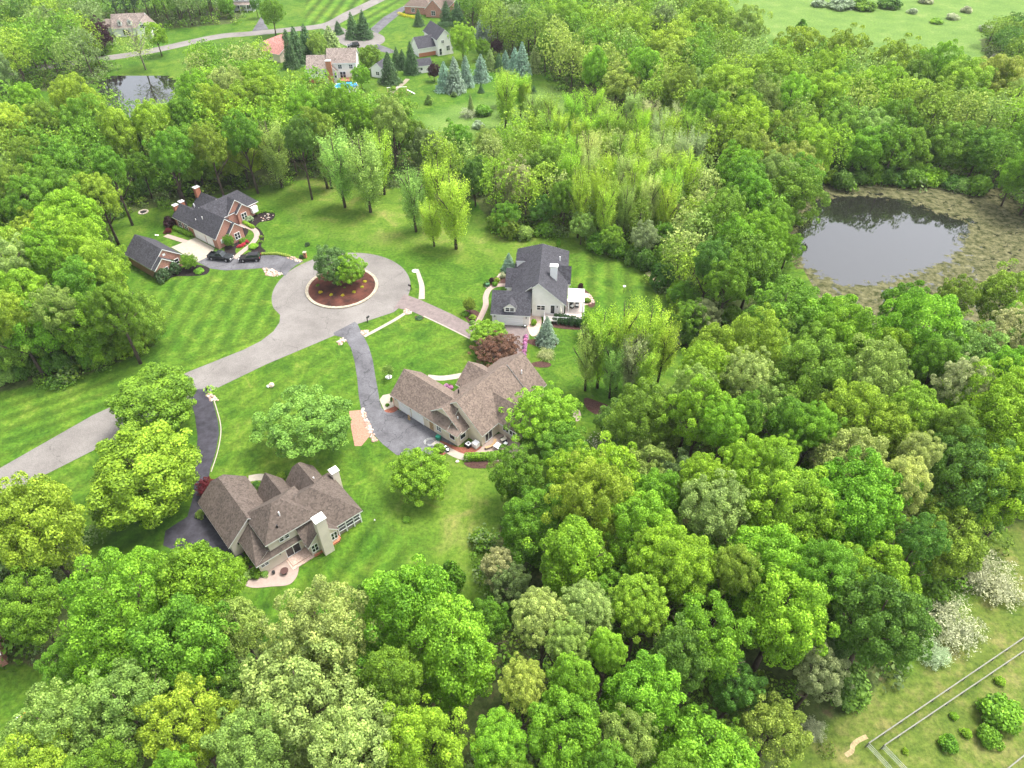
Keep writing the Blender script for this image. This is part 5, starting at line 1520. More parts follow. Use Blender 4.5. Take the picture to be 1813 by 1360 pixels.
# ---- shrubs: (px, py, r px, height, colour, kind, label)
SH = [
 (1755,1021,54,4.2,'white-tipped','arch','largest white-tipped shrub at the right edge of the east wood'),(1681,1100,54,4.2,'white-tipped','arch','white-tipped shrub nearest the wire fence corner field, middle of three'),
 (1600,985,46,4.5,'white-tipped','arch','arching white-tipped shrub between dark green trees in the east wood'),(1705,985,40,4,'white-tipped','arch','white-tipped shrub touching the largest one on its upper left'),
 (1655,1155,28,2.8,'white-tipped','arch','small white-tipped shrub at the lowest end of the shrub line'),(1441,1290,22,2.2,'white-tipped','arch','white-tipped shrub right of the golden tree at the bottom'),
 (1640,1045,38,4,'green','shrub','bright leafy shrub between the white-tipped shrubs'),(1500,1215,44,3.5,'deep green','shrub','dark shrub mass below the dark green tree at the field edge'),
 (1773,1262,38,3.2,'bright green','shrub','largest green bush in the dry field at lower right'),(1752,1305,22,2,'bright green','shrub','medium green bush below the largest field bush'),(1679,1316,17,1.6,'bright green','shrub','green bush left of the two larger field bushes'),
 (1771,1206,10,1,'lime','shrub','small lime bush above the largest field bush'),(1711,1298,10,1,'lime','shrub','small lime bush between two field bushes'),(1689,1268,8,0.8,'lime','shrub','tiny lime bush near the white fence line'),(1603,1330,6,0.7,'lime','shrub','tiny lime bush closest to the fence corner'),
 (966,627,16,1.9,'cream','arch','cream flowering shrub in a mulch ring beside the brown-roofed house'),
 (1490,8,24,4,'white-tipped','shrub','pale shrub in the clump at the top of the big meadow'),(1530,10,22,4,'green','shrub','green shrub in the clump at the top of the big meadow'),(1575,6,22,4.5,'deep green','shrub','dark shrub in the clump at the top of the big meadow'),
 (1450,6,14,3,'white-tipped','shrub','left-hand pale shrub at the top of the big meadow'),(1616,20,9,2.2,'white-tipped','shrub','lone small pale shrub in the big meadow'),(1658,38,12,1.8,'lime','shrub','low lime shrub in the big meadow'),(1687,30,11,2.4,'white-tipped','shrub','pale shrub right of the low lime shrub in the meadow'),
 (1712,18,10,2.4,'white-tipped','shrub','pale shrub near the upper right wood edge'),(1745,50,13,2.6,'white-tipped','shrub','pale shrub at the lower right corner of the big meadow'),(1780,66,14,2.6,'white-tipped','shrub','pale shrub nearest the right photo edge by the meadow'),
 (1640,0,14,3,'white-tipped','shrub','pale shrub at the top photo edge above the meadow'),(1420,46,10,4,'green','shrub','green shrub at the wood edge below the meadow'),(1765,105,13,3,'grey','shrub','grey leafless shrub at the wood edge by the meadow'),
 (828,200,15,3.2,'white-tipped','arch','white flowering shrub beside the lone dark conifer'),(856,196,17,3.2,'green','shrub','green shrub beside the white flowering shrub in the small meadow'),(846,222,12,2,'white-tipped','shrub','low white shrub below the lone dark conifer'),
 (804,168,6,1.5,Gg,'shrub','tiny grey shrub on the lawn below the spruce row'),(760,178,8,3,'pale green','shrub','little pale shrub at the far lawn corner'),
 (440,388,9,1.3,'white-tipped','shrub','pale round variegated shrub in the bed by the brick house door'),
 (430,426,7,1.0,'olive','shrub','olive clipped shrub left of the red azaleas'),
 (424,436,4.5,0.7,'red','shrub','lowest of three red azaleas by the brick house path'),(431,433,4.5,0.7,'red','shrub','middle of three red azaleas by the brick house path'),(437,428,4.5,0.7,'red','shrub','highest of three red azaleas by the brick house path'),
 (300,395,12,2.4,'purple','shrub','dark purple shrub against the brick house left wall'),(297,409,7,1.2,'crimson','shrub','small crimson shrub at the end of the short pink path'),
 (287,488,14,3,'dark green','shrub','dark evergreen shrub at the near wall of the brick outbuilding'),(308,476,12,3,'dark green','shrub','dark evergreen shrub between outbuilding windows'),(352,480,10,0.8,'green','shrub','low leafy ground plant beside the outbuilding bed'),
 (448,436,10,0.9,'lime','shrub','lime shrub clump inside the curve of the brick house path'),(440,450,8,0.9,'green','shrub','leafy green clump above the parked black car'),
 (462,419,4,0.6,'olive','shrub','olive tuft in the black bed beside the curved path'),(462,428,4,0.6,'green','shrub','green tuft in the black bed beside the curved path'),(534,455,5,0.9,'dark green','shrub','dark bush on the lawn behind the island'),(544,433,5,0.9,'dark green','shrub','dark bush further up the lawn behind the island'),
 (892,553,6,1.2,'lime','shrub','lime bush left of the white garage door'),(837,562,7,0.9,'yellow-green','shrub','yellow-green hosta clump by the driveway path'),(824,556,7,0.8,'green','shrub','green hosta clump left of the small olive tree'),(836,571,6,0.7,'pale green','shrub','pale hosta clump at the driveway edge'),
 (742,563,7,0.5,'dark green','shrub','low dark plant in a ring beside the brown driveway'),
 (945,571,6,1.6,'lime','shrub','lime shrub at the right corner of the white garage'),(870,497,5,1.4,'purple','shrub','purple shrub by the left end of the curved white-house path'),(880,496,6,1,'yellow-green','shrub','yellow shrub beside the purple shrub at the white house'),(876,503,6,1,'green','shrub','green shrub below the yellow one at the white house'),
 (862,502,7,1,'deep green','shrub','deep green shrub at the outer bend of the path'),(890,488,6,1.2,'white-tipped','shrub','pale shrub on the left wall of the white house'),(886,580,8,1.2,'green','shrub','green shrub beside the garage path end'),
 (950,548,5,1.8,'deep green','shrub','upright dark shrub at the inner garage corner'),(955,551,9,1.2,'green','shrub','rounded green shrub below the white gable window'),
 (1028,507,5,1.4,'purple','shrub','purple shrub above the white pergola'),(1040,532,7,1,'green','shrub','green shrub beside the small patio by the pergola'),
 (989,432,4,2,'green','shrub','slim green shrub at the far end of the white house'),
 (422,998,16,1.6,'lime','shrub','clipped lime shrub at the corner of the two-storey house'),(428,1008,13,1.3,'bright green','shrub','bright clipped shrub below the lime one'),(454,1013,13,1.5,'green','shrub','round green shrub at the house corner by the patio'),(439,1018,12,0.7,'pale green','shrub','low pale planting along the pebble patio'),(468,1016,8,0.7,'pale green','shrub','small pale plant beside the patio pots'),
 (561,971,9,1.3,'green','shrub','small round shrub left of the tall chimney'),(354,911,9,1.1,'pale green','shrub','pale round shrub beside the dark parking court'),
 (453,859,8,1.1,'deep green','shrub','dark shrub between the two front gables'),(497,843,9,1.3,'yellow-green','shrub','yellow-green shrub by the front gable of the two-storey house'),
 (693,708,2.5,1.1,'deep green','shrub','small pointed evergreen at the garage end of the ranch house'),(686,717,4,0.5,'green','shrub','low plants in the orange mulch at the garage end'),
 (778,794,11,1.2,'yellow-green','shrub','yellow-green shrub at the driveway end behind the round tree'),
 (790,683,5,0.6,'pink','shrub','left pink flower clump in the front angle of the ranch house'),(798,686,5,0.6,'pink','shrub','right pink flower clump in the front angle of the ranch house'),
 (720,920,8,0.5,'green','shrub','small weed patch on the worn lawn'),(850,955,20,2.0,'bright green','shrub','bright low shrub at the wood edge on the worn lawn'),
 (1017,715,12,1.6,'bright green','shrub','clipped bright hedge end right of the round lime tree'),
 (1005,712,9,1.5,'bright green','shrub','clipped bright shrub touching the hedge end'),
]
for s in SH: at(s[5], s[0], s[1], s[2], s[3], s[4], 'x', s[6], group=None)
# island flowers and driveway azaleas
for i, (x, y) in enumerate([(568,519),(587,524),(607,525),(627,519),(641,510),(646,500)]):
    at('shrub', x, y, 4.0, 0.55, 'yellow', 'x', 'yellow flower clump, %s from left along the island edge' % O[i], z0=0.2, group='yellow flowers on the island')
for i, (x, y) in enumerate([(563,507),(610,512),(641,490)]):
    at('shrub', x, y, 3.2, 0.5, 'green', 'x', 'small green plant, %s from left in the island mulch' % O[i], z0=0.25, group='green plants on the island')
for i in range(8):
    at('shrub', 930.5 - i * 0.5, 596 + i * 6.4, 4.6, 0.7, 'pink', 'x', 'pink azalea, %s from the garage along the brown driveway' % O[i], group='pink azaleas along the driveway')
for i in range(9):
    at('shrub', 985 + i * 5.6, 565 + (i % 2) * 1.0 + i * 0.7, 7.0, 2.2, 'dark green', 'x', 'dark yew, %s from left in the row below the white deck' % O[i], group='yews below the deck')
# thorny shrub margin where woods meet lawns
prs = random.Random(21)
EDGE = [[(225,338),(300,315),(400,292),(470,278),(560,262)],[(880,395),(930,412),(990,405)],[(1060,430),(1120,450),(1160,470),(1195,520),(1215,570),(1225,620)],[(-20,668),(60,652),(110,645),(150,638),(235,612),(272,580)],[(1300,560),(1330,570)],[(1440,322),(1520,315),(1640,312),(1760,335)],[(640,1050),(700,1035),(780,1035),(830,1010)]]
EN = ['the belt above the brick house', 'the thicket behind the white house', 'the wood by the striped lawn', 'the west wood beside the road', 'the pond approach', 'the far bank of the pond', 'the south wood by the lawn']
for ei, e in enumerate(EDGE):
    pts = []
    for a, b in zip(e[:-1], e[1:]):
        n = max(1, int(math.hypot(b[0] - a[0], b[1] - a[1]) / 22))
        for k in range(n): pts.append((a[0] + (b[0] - a[0]) * k / n, a[1] + (b[1] - a[1]) * k / n))
    for i, p in enumerate(pts):
        cw = prs.choice([Gn, Gn, Pg, Dp, Ol, Li])
        at('shrub', p[0] + prs.uniform(-5, 5), p[1] + prs.uniform(-4, 4), prs.uniform(15, 24), prs.uniform(3.0, 6.0), cw, 'x', '%s shrub, %s from left at the edge of %s' % (cw, O[min(i, 19)], EN[ei]), group='wood edge shrubs')

# ---- labels for the wood trees: zone, row, place in row
ZN = {'south': 'the bottom left wood', 'middle wood': 'the bottom middle wood', 'east wood': 'the wood below the pond', 'pond side': 'the wood left of the pond', 'north wood': 'the wood above the pond',
      'west wood': 'the wood left of the outbuilding', 'belt': 'the belt above the brick house', 'thicket': 'the thicket behind the white house', 'poplars': 'the young stand', 'far wood': 'the far woods'}
SW = {'oak': 'broad', 'maple': 'dense round', 'loose': 'loose', 'poplar': 'slender', 'sparse': 'bare'}
byz = {}
for t in TREES: byz.setdefault(t[3], []).append(t)
def ordw(i):
    if i < 20: return O[i]
    n = i + 1
    return '%d%s' % (n, {1: 'st', 2: 'nd', 3: 'rd'}.get(n % 10 if n % 100 not in (11, 12, 13) else 0, 'th'))
for z, L_ in byz.items():
    L_.sort(key=lambda t: t[2])
    nr = max(1, round(math.sqrt(len(L_) / 2.5)))
    per = math.ceil(len(L_) / nr)
    for ri in range(nr):
        row = sorted(L_[ri * per:(ri + 1) * per], key=lambda t: t[1])
        for ci, t in enumerate(row):
            t[0]['label'] = '%s %s tree in %s, row %d, %s from left' % (t[4], {'maple': 'round'}.get(t[5]) or SW.get(t[5], 'leafy'), ZN.get(z, z), ri + 1, ordw(ci))
            t[0]['group'] = 'trees in ' + ZN.get(z, z)


# ---- clipped hedges
def hedge(name, pts, w_, h_, col, label, n=900):
    W = [Vector((*G(*p), 0)) for p in pts]
    mids = []
    for a, b in zip(W[:-1], W[1:]):
        l = (b - a).length
        for k in range(max(1, int(l / 0.5))): mids.append(a + (b - a) * (k / max(1, int(l / 0.5))))
    mids.append(W[-1]); mids = np.array([(m_.x, m_.y) for m_ in mids])
    idx = rng.integers(0, len(mids), n * 2)
    th = rng.uniform(0, 2 * math.pi, n * 2); ph = rng.uniform(0, 1, n * 2)
    d_ = np.stack([np.cos(th) * np.sqrt(1 - ph ** 2), np.sin(th) * np.sqrt(1 - ph ** 2), ph], 1)
    C = np.stack([mids[idx, 0] + np.sign(d_[:, 0]) * np.abs(d_[:, 0]) ** .6 * w_ / 2, mids[idx, 1] + np.sign(d_[:, 1]) * np.abs(d_[:, 1]) ** .6 * w_ / 2, d_[:, 2] ** .6 * h_], 1)
    me = leafmesh(name, C, d_ + rng.normal(scale=.4, size=d_.shape), rng.uniform(.06, .13, n * 2), rng.uniform(0, 1, n * 2), M_LEAF)
    o = bpy.data.objects.new(name, me); COL.objects.link(o)
    o.color = (*PAL[col], 1)
    tag(o, label, 'hedge')


hedge('hedge', [(828,813),(860,812),(893,808)], 1.2, 1.2, 'bright green', 'bright clipped hedge along the patio of the brown-roofed house', 2600)
hedge('hedge', [(312,407),(340,418)], 1.1, 1.0, 'bright green', 'clipped green hedge along the brick garage wall', 1400)
hedge('hedge', [(433,396),(448,404)], 0.8, 0.7, 'lime', 'short lime hedge beside the door path of the brick house', 800)
hedge('hedge', [(465,451),(490,450),(512,455)], 0.7, 0.5, 'golden', 'low golden border along the upper edge of the driveway', 1200)
hedge('hedge', [(455,379),(468,375),(482,377)], 0.8, 0.5, 'green', 'low green border on the top side of the black mulch bed', 800)
hedge('hedge', [(706,26),(718,30),(735,33)], 1.6, 1.0, 'yellow', 'yellow flowering border in front of the top brick house', 800)
hedge('hedge', [(778,62),(795,60)], 2.0, 4.5, 'dark green', 'tall dark clipped hedge beside the round tree and farmhouse', 1500)

# ---- planting beds
def bed(pts, m, z=0.05, name='planting_bed'): return sheet(name, cpoly(pts, 5), m, z, px=False)
bed([(418,440),(440,410),(425,398),(412,404),(400,428),(398,448),(408,455),(418,450)], M_MULCHB)
bed([(427,396),(437,385),(460,377),(480,373),(487,381),(481,390),(460,394),(448,403)], M_MULCHB)
bed([(452,402),(462,408),(468,422),(462,436),(470,444),(466,452),(448,453),(434,455),(446,444),(458,432),(460,418)], M_MULCHB, 0.048)
bed([(281,493),(285,500),(310,490),(340,489),(365,486),(371,476),(356,470),(335,470),(310,480)], M_MULCHB)
bed([(930,604),(955,600),(982,604),(984,612),(968,616),(948,613)], M_MULCHP)
bed([(936,646),(955,640),(975,644),(972,650),(955,651)], M_MULCHP)
bed([(820,553),(836,548),(851,556),(850,568),(840,577),(829,570)], M_MULCHP)
bed([(734,562),(742,559),(751,563),(743,567)], M_MULCHP)
bed([(680,727),(688,708),(700,706),(706,722),(695,731)], M_MULCH)
bed([(768,778),(785,782),(813,792),(850,790),(865,796),(850,805),(820,804),(790,793)], M_MULCH)
bed([(822,819),(860,817),(893,813),(898,818),(870,828),(835,829)], M_MULCHP)
bed([(774,795),(790,800),(785,806),(776,803)], M_MULCH)
bed([(860,505),(875,492),(895,485),(897,503),(880,508),(866,512)], M_MULCHP, 0.048)
bed([(1024,506),(1044,520),(1054,538),(1046,545),(1036,535),(1026,520)], M_MULCHP, 0.046)
bed([(940,590),(950,586),(958,592),(949,596)], M_MULCHB)
bed([(410,1000),(405,1012),(420,1018),(440,1028),(470,1020),(465,1010),(440,1000),(420,990)], M_MULCHP, 0.058)
bed([(782,684),(793,690),(803,684),(794,680)], M_MULCHP)
bed([(935,570),(1035,575),(1036,583),(1000,583),(950,574)], M_MULCHP, 0.044)
bed([(1035,705),(1062,712),(1115,735),(1110,750),(1070,740),(1040,725)], M_MULCHP, 0.03, 'leaf_litter')
bed([(1012,723),(1026,727),(1028,742),(1018,745)], M_PINKC, 0.05, 'paving')

# ---- stones
def stones(name, label, pts, n, r, m=None, z=0.0, cat='rocks'):
    P = wpoly(pts); x0, y0 = P.min(0); x1, y1 = P.max(0)
    rr = random.Random(n * 3 + int(pts[0][0]))
    spots = []
    t = 0
    while len(spots) < n and t < 4000:
        t += 1
        x, y = rr.uniform(x0, x1), rr.uniform(y0, y1)
        if sdist(np.array([[x, y]]), P)[0] < 0: spots.append((x, y))
    mb = MB()
    for i, (x, y) in enumerate(spots): mb.rock((x, y, z + r * 0.2), r * rr.uniform(0.6, 1.3), i, rr.randint(0, 1))
    o = mb.build(name, [m or M_ROCK, M_ROCKR])
    tag(o, label, cat, kind='stuff')
stones('rock_bed', 'bed of red and cream stones at the driveway mouth, lawn side', [(464,476),(480,476),(500,486),(490,490),(470,488)], 120, 0.26)
stones('rock_bed', 'strip of red and cream stones on the upper side of the driveway mouth', [(506,454),(520,455),(534,462),(532,464),(512,460)], 70, 0.24)
stones('rock_bed', 'white stones at the road end of the lawn gutter by the brown driveway', [(714,548),(722,547),(731,553),(722,557),(714,554)], 50, 0.2)
stones('rock_bed', 'white stones beside the cracked driveway mouth, left side', [(596,606),(606,598),(613,604),(606,610),(598,612)], 50, 0.2)
stones('rock_bed', 'white stones beside the cracked driveway mouth, right side', [(638,586),(652,585),(652,590),(643,594)], 40, 0.2)
stones('rock_bed', 'white stones by the road at the dark driveway mouth', [(366,700),(372,694),(386,709),(372,711)], 40, 0.22)
stones('rock_edging', 'grey stones lining the lawn side of the cracked driveway', [(638,725),(643,724),(660,762),(668,782),(660,782),(646,752)], 70, 0.28)
stones('rock_edging', 'stone edging around the small beds left of the white house', [(884,486),(890,482),(884,500),(878,503),(876,498)], 35, 0.22)
stones('rock_edging', 'stone edging beside the patio right of the pergola', [(1040,520),(1048,524),(1052,535),(1044,539),(1046,530)], 30, 0.24)
stones('rock_bed', 'pale stones scattered in the black mulch bed by the brick house', [(460,386),(480,374),(486,381),(478,389),(465,392)], 16, 0.22)

# ------------------------------------------------------------------ vehicles
def wheel(parent, x, y, r, w_):
    a = MB(); a.tube([(x, y - w_ / 2, r), (x, y + w_ / 2, r)], [r, r], 18)
    o = a.build('wheel', M_RUBBER, parent)
    s = 1 if y > 0 else -1
    b = MB(); b.tube([(x, y + s * w_ * 0.42, r), (x, y + s * w_ * 0.56, r)], [r * 0.62, r * 0.55], 14); b.build('rim', M_STEEL, o)


def vehicle(name, px_, py_, ang, label, cat, L_, W_, pick, paint):
    X, Y = G(px_, py_)
    e = empty(name, (X, Y, 0.046), R(ang)); tag(e, label, cat)
    h = W_ / 2; r = 0.40 if pick else 0.36
    hood = 1.12 if pick else 1.0; roof = 1.88 if pick else 1.68
    a = MB()
    if pick:
        prof = [(-L_ / 2, 0.5), (L_ / 2, 0.45), (L_ / 2 + 0.03, 0.85), (L_ / 2 - 0.15, hood - 0.02), (0.22 * L_, hood + 0.06), (0.21 * L_, 0.75), (-L_ / 2, 0.75)]
        a.prism(prof, 'y', -h, h)
        a.box(-L_ / 2, -0.16 * L_, -h, -h + 0.12, 0.75, 1.18); a.box(-L_ / 2, -0.16 * L_, h - 0.12, h, 0.75, 1.18)
        a.box(-L_ / 2, -L_ / 2 + 0.1, -h + 0.12, h - 0.12, 0.75, 1.17)
        a.box(-0.16 * L_, 0.215 * L_, -h + 0.004, h - 0.004, 0.74, 1.16)
    else:
        prof = [(-L_ / 2, 0.42), (L_ / 2, 0.4), (L_ / 2 + 0.03, 0.75), (L_ / 2 - 0.2, hood - 0.05), (0.2 * L_, hood + 0.05), (-L_ / 2 + 0.05, hood + 0.07)]
        a.prism(prof, 'y', -h, h)
    body = a.build('body', paint, e)
    bv = body.modifiers.new('bevel', 'BEVEL'); bv.width = 0.06; bv.segments = 2
    x0, x1 = (-0.155 * L_, 0.21 * L_) if pick else (-L_ / 2 + 0.08, 0.2 * L_)
    z0 = hood + 0.03
    # glass band with roof on top
    i = 0.14
    def frust(mb, xa, xb, ya, za, xc, xd, yc, zc):
        k = len(mb.v)
        mb.v += [(xa, -ya, za), (xb, -ya, za), (xb, ya, za), (xa, ya, za), (xc, -yc, zc), (xd, -yc, zc), (xd, yc, zc), (xc, yc, zc)]
        for q in ((0, 3, 2, 1), (4, 5, 6, 7), (0, 1, 5, 4), (1, 2, 6, 5), (2, 3, 7, 6), (3, 0, 4, 7)):
            mb.f.append(tuple(k + t for t in q)); mb.mi.append(0)
    g_ = MB(); frust(g_, x0 + 0.02, x1 - 0.02, h - 0.09, z0 - 0.05, x0 + 0.2, x1 - 0.62, h - 0.24, roof - 0.08); g_.build('window', M_GLASS, e)
    g_ = MB(); frust(g_, x0 + 0.19, x1 - 0.61, h - 0.23, roof - 0.08, x0 + 0.26, x1 - 0.7, h - 0.3, roof)
    xm = (x0 + x1) / 2 - 0.1
    for xx in (xm,):
        for sy in (-1, 1): g_.tube([(xx, sy * (h - 0.08), z0 - 0.05), (xx, sy * (h - 0.225), roof - 0.07)], [0.05, 0.045], 5)
    g_.build('roof', paint, e)
    for sx in (0.32, -0.32):
        for sy in (-1, 1): wheel(e, sx * L_, sy * (h - 0.1), r, 0.26)
    for sy in (-1, 1):
        b = MB(); b.box(L_ / 2 - 0.06, L_ / 2 + 0.06, sy * (h - 0.3) - 0.18, sy * (h - 0.3) + 0.18, 0.68, 0.84); b.build('headlight', M_VINYL, e)
        b = MB(); b.box(-L_ / 2 - 0.04, -L_ / 2 + 0.04, sy * (h - 0.14) - 0.08, sy * (h - 0.14) + 0.08, 0.72, 1.05); b.build('tail_light', mat('tail_red', (0.4, 0.01, 0.01), 0.4), e)
        b = MB(); b.box(x1 - 0.25, x1 - 0.08, sy * (h + 0.1) - 0.1, sy * (h + 0.1) + 0.1, hood + 0.02, hood + 0.2); b.build('mirror', paint, e)
    b = MB(); b.box(L_ / 2 - 0.02, L_ / 2 + 0.1, -h + 0.1, h - 0.1, 0.38, 0.55); b.build('bumper', M_STEEL, e)
    return e


PAINT = mat('black_paint', (0.012, 0.014, 0.017), 0.25, 0.6)
PAINT2 = mat('black_paint_suv', (0.015, 0.013, 0.016), 0.25, 0.6)
vehicle('pickup_truck', 392, 459, -12, 'black pickup truck parked by the brick house path', 'pickup truck', 5.4, 1.95, True, PAINT)
vehicle('parked_car', 444, 461, 186, 'black sport utility car parked right of the pickup truck', 'car', 4.5, 1.85, False, PAINT2)
vehicle('parked_car', 626, 84, 200, 'dark car on the drive beside the cream two-storey house', 'car', 4.5, 1.8, False, PAINT2)


# ------------------------------------------------------------------ small things
def mailbox(px_, py_, ang, label):
    X, Y = G(px_, py_); e = empty('mailbox', (X, Y, 0), R(ang)); tag(e, label, 'mailbox', 'mailboxes on posts')
    a = MB(); a.box(-0.06, 0.06, -0.06, 0.06, 0, 1.15); a.box(-0.05, 0.55, -0.05, 0.05, 0.9, 1.0); a.build('post', M_BLACK, e)
    a = MB(); a.prism([(-0.14, 1.02), (0.14, 1.02), (0.14, 1.22), (0.08, 1.31), (-0.08, 1.31), (-0.14, 1.22)], 'x', -0.05, 0.6); b = a.build('box', M_BLACK, e)
    a = MB(); a.box(0.2, 0.24, 0.15, 0.17, 1.2, 1.42); a.build('flag', M_TERRA, b)
mailbox(651, 571, 60, 'black mailbox on a post where the cracked driveway meets the road')
mailbox(728, 514, 150, 'black mailbox on a post at the right edge of the turning circle')
mailbox(368, 696, 60, 'black mailbox on a post at the dark driveway mouth')
X, Y = G(541, 456)
e = empty('mailbox', (X, Y, 0)); tag(e, 'brick mailbox pillar where the upper driveway meets the circle', 'mailbox')
a = MB(); a.box(-0.3, 0.3, -0.3, 0.3, 0, 1.3); a.build('pillar', M_BRICKRED, e)
a = MB(); a.box(-0.38, 0.38, -0.38, 0.38, 1.3, 1.42); a.build('cap', M_CONC, e)
a = MB(); a.box(-0.12, 0.12, -0.34, -0.301, 0.85, 1.1); a.build('door', M_BLACK, e)


def thing(name, px_, py_, ang, label, cat, group=None, z=0.0):
    X, Y = G(px_, py_); e = empty(name, (X, Y, z), R(ang)); tag(e, label, cat, group); return e


def ringed(px_, py_, r, label):
    X, Y = G(px_, py_); mb = MB()
    for k in range(20):
        a = 2 * math.pi * k / 20
        mb.rock((X + r * math.cos(a), Y + r * math.sin(a), 0.05), 0.16, k)
    for k in range(6): mb.rock((X + r * .4 * math.cos(k), Y + r * .4 * math.sin(k), 0.04), 0.12, k + 50)
    tag(mb.build('stone_ring', [M_WHITE, M_ROCKR]), label, 'stone ring')
ringed(688, 668, 0.45, 'white stone ring around the tiny young tree')
ringed(734.5, 480, 0.5, 'white stone ring at the head of the concrete gutter')
X, Y = G(254, 376)
mb = MB()
for k in range(16):
    a = 2 * math.pi * k / 16; mb.rock((X + 1.0 * math.cos(a), Y + 1.0 * math.sin(a), 0.12), 0.28, k)
o = mb.build('fire_pit', [M_ROCK, M_ROCKR]); tag(o, 'round stone fire pit on the lawn behind the brick house', 'fire pit')
a = MB(); a.disc(0, 0, 0.02, 0.06, 0.8, 14); a.build('ash', M_BLACK, o, loc=(X, Y, 0))
# boulder and white post on the lawn
X, Y = G(481, 684); mb = MB(); mb.rock((X, Y, 0.3), 0.55, 3, 0, 0.8); tag(mb.build('boulder', [mat('tan_boulder', (0.48, 0.40, 0.30), 0.9, 0.2, 0.2, 3)]), 'tan boulder on the lawn left of the pale green tree', 'boulder')
X, Y = G(475, 686); mb = MB(); mb.rock((X, Y, 0.25), 0.3, 9, 0, 1.0); tag(mb.build('stone', [M_WHITE]), 'small white stone beside the tan boulder', 'stone')
X, Y = G(810, 818); mb = MB(); mb.rock((X, Y, 0.15), 0.32, 5, 0, 0.5); tag(mb.build('stone', [mat('cream_stone', (0.62, 0.54, 0.42), 0.9)]), 'lone cream stone on the grass below the patio hedge', 'stone')
for (x, y, lb) in ((276, 417, 'left of two white stones on the lawn by the brick outbuilding'), (279.5, 417.5, 'right of two white stones on the lawn by the brick outbuilding')):
    X, Y = G(x, y); mb = MB(); mb.rock((X, Y, 0.12), 0.24, int(x), 0, 0.6); tag(mb.build('stone', [M_WHITE]), lb, 'stone')
# white bird feeder on the striped lawn
e = thing('bird_feeder', 1104, 519, 0, 'white bird feeder on a pole in the striped lawn', 'bird feeder')
a = MB(); a.disc(0, 0, 0, 1.5, 0.04, 8); a.build('pole', M_BLACK, e)
a = MB(); a.disc(0, 0, 1.45, 1.75, 0.16, 10); a.build('tube', M_VINYL, e)
a = MB(); a.disc(0, 0, 1.75, 1.95, 0.32, 12, 0, 0.03); a.build('roof', M_VINYL, e)
e = thing('garden_light', 664, 924, 0, 'small white garden light on the lawn right of the screened porch', 'garden light')
a = MB(); a.disc(0, 0, 0, 0.4, 0.03, 8); a.build('stem', M_BLACK, e); a = MB(); a.disc(0, 0, 0.4, 0.6, 0.11, 10, 0, 0.05); a.build('lamp', M_VINYL, e)
# patio furniture of the ranch house
PE = C_.e
def local(h, x, y): 
    c, s = math.cos(h.e.rotation_euler.z), math.sin(h.e.rotation_euler.z)
    return (h.e.location.x + x * c - y * s, h.e.location.y + x * s + y * c)
def thing_at(name, h, x, y, label, cat, z=0.062, rz=0.0, group=None):
    X, Y = local(h, x, y); e = empty(name, (X, Y, z), h.e.rotation_euler.z + R(rz)); tag(e, label, cat, group); return e
e = thing_at('patio_table', C_, 20.0, 3.8, 'white slatted patio table on the pink patio', 'table')
a = MB()
for k in range(5): a.box(-0.6 + k * 0.245, -0.38 + k * 0.245, -0.55, 0.55, 0.70, 0.74)
a.build('table_top', M_VINYL, e)
for sx in (-.45, .45):
    for sy in (-.4, .4): a = MB(); a.box(sx - .03, sx + .03, sy - .03, sy + .03, 0, 0.70); a.build('leg', M_VINYL, e)
e = thing_at('lounge_chair', C_, 19.6, 5.6, 'cream cushioned lounge chair against the house wall on the patio', 'chair', rz=-20)
a = MB(); a.box(-.4, .4, -.4, .4, .30, .42); a.build('seat', mat('cushion', (0.55, 0.5, 0.4), 0.9), e)
a = MB(); a.slab([(-.4, .38, 1.0), (.4, .38, 1.0), (.4, .25, .42), (-.4, .25, .42)], .1, 0, 0); a.build('backrest', mat('cushion2', (0.55, 0.5, 0.4), 0.9), e)
for sx in (-.42, .42):
    a = MB(); a.box(sx - .04, sx + .04, -.42, .42, .0, .58); a.build('armrest', M_BLACK, e)
e = thing_at('footstool', C_, 20.4, 5.2, 'black stool with white cushion beside the lounge chair', 'stool')
a = MB(); a.box(-.3, .3, -.3, .3, 0.0, .3); a.build('frame', M_BLACK, e); a = MB(); a.box(-.28, .28, -.28, .28, .3, .42); a.build('cushion', M_VINYL, e)
e = thing_at('grill_table', C_, 15.9, 1.2, 'dark square fire table with pale top beside the house corner', 'fire table')
a = MB(); a.box(-.5, .5, -.5, .5, 0, .5); a.build('base', M_BLACK, e); a = MB(); a.box(-.38, .38, -.38, .38, .5, .56); a.build('top', M_VINYL, e); a = MB(); a.box(-.16, .16, -.16, .16, .56, .6); a.build('burner', M_BLACK, e)
e = thing_at('covered_air_conditioner', C_, 16.9, 1.9, 'white boxy covered unit on the red mulch beside the wall', 'utility unit')
a = MB(); a.box(-.5, .5, -.5, .5, .06, .95); o = a.build('cover', M_VINYL, e); bv = o.modifiers.new('b', 'BEVEL'); bv.width = .08; bv.segments = 3
a = MB(); a.box(-.55, .55, -.55, .55, 0, .06); a.build('pad', M_CONC, e)
for i, (u, v) in enumerate(((13.3, -1.55), (14.1, -1.75))):
    e = thing_at('plant_pot', C_, u, v, '%s of two white potted bowls on the concrete walk' % ('left' if i == 0 else 'right'), 'plant pot', group='white bowls on the walk')
    a = MB(); a.tube([(0, 0, 0), (0, 0, .35)], [.25, .4], 14); a.build('bowl', M_BLACK, e); a = MB(); a.disc(0, 0, .33, .40, .3, 12, 0, .1); a.build('filling', M_VINYL, e)
e = thing_at('waste_cart', C_, 11.2, -0.9, 'green hose reel box against the garage wall', 'hose box', rz=10)
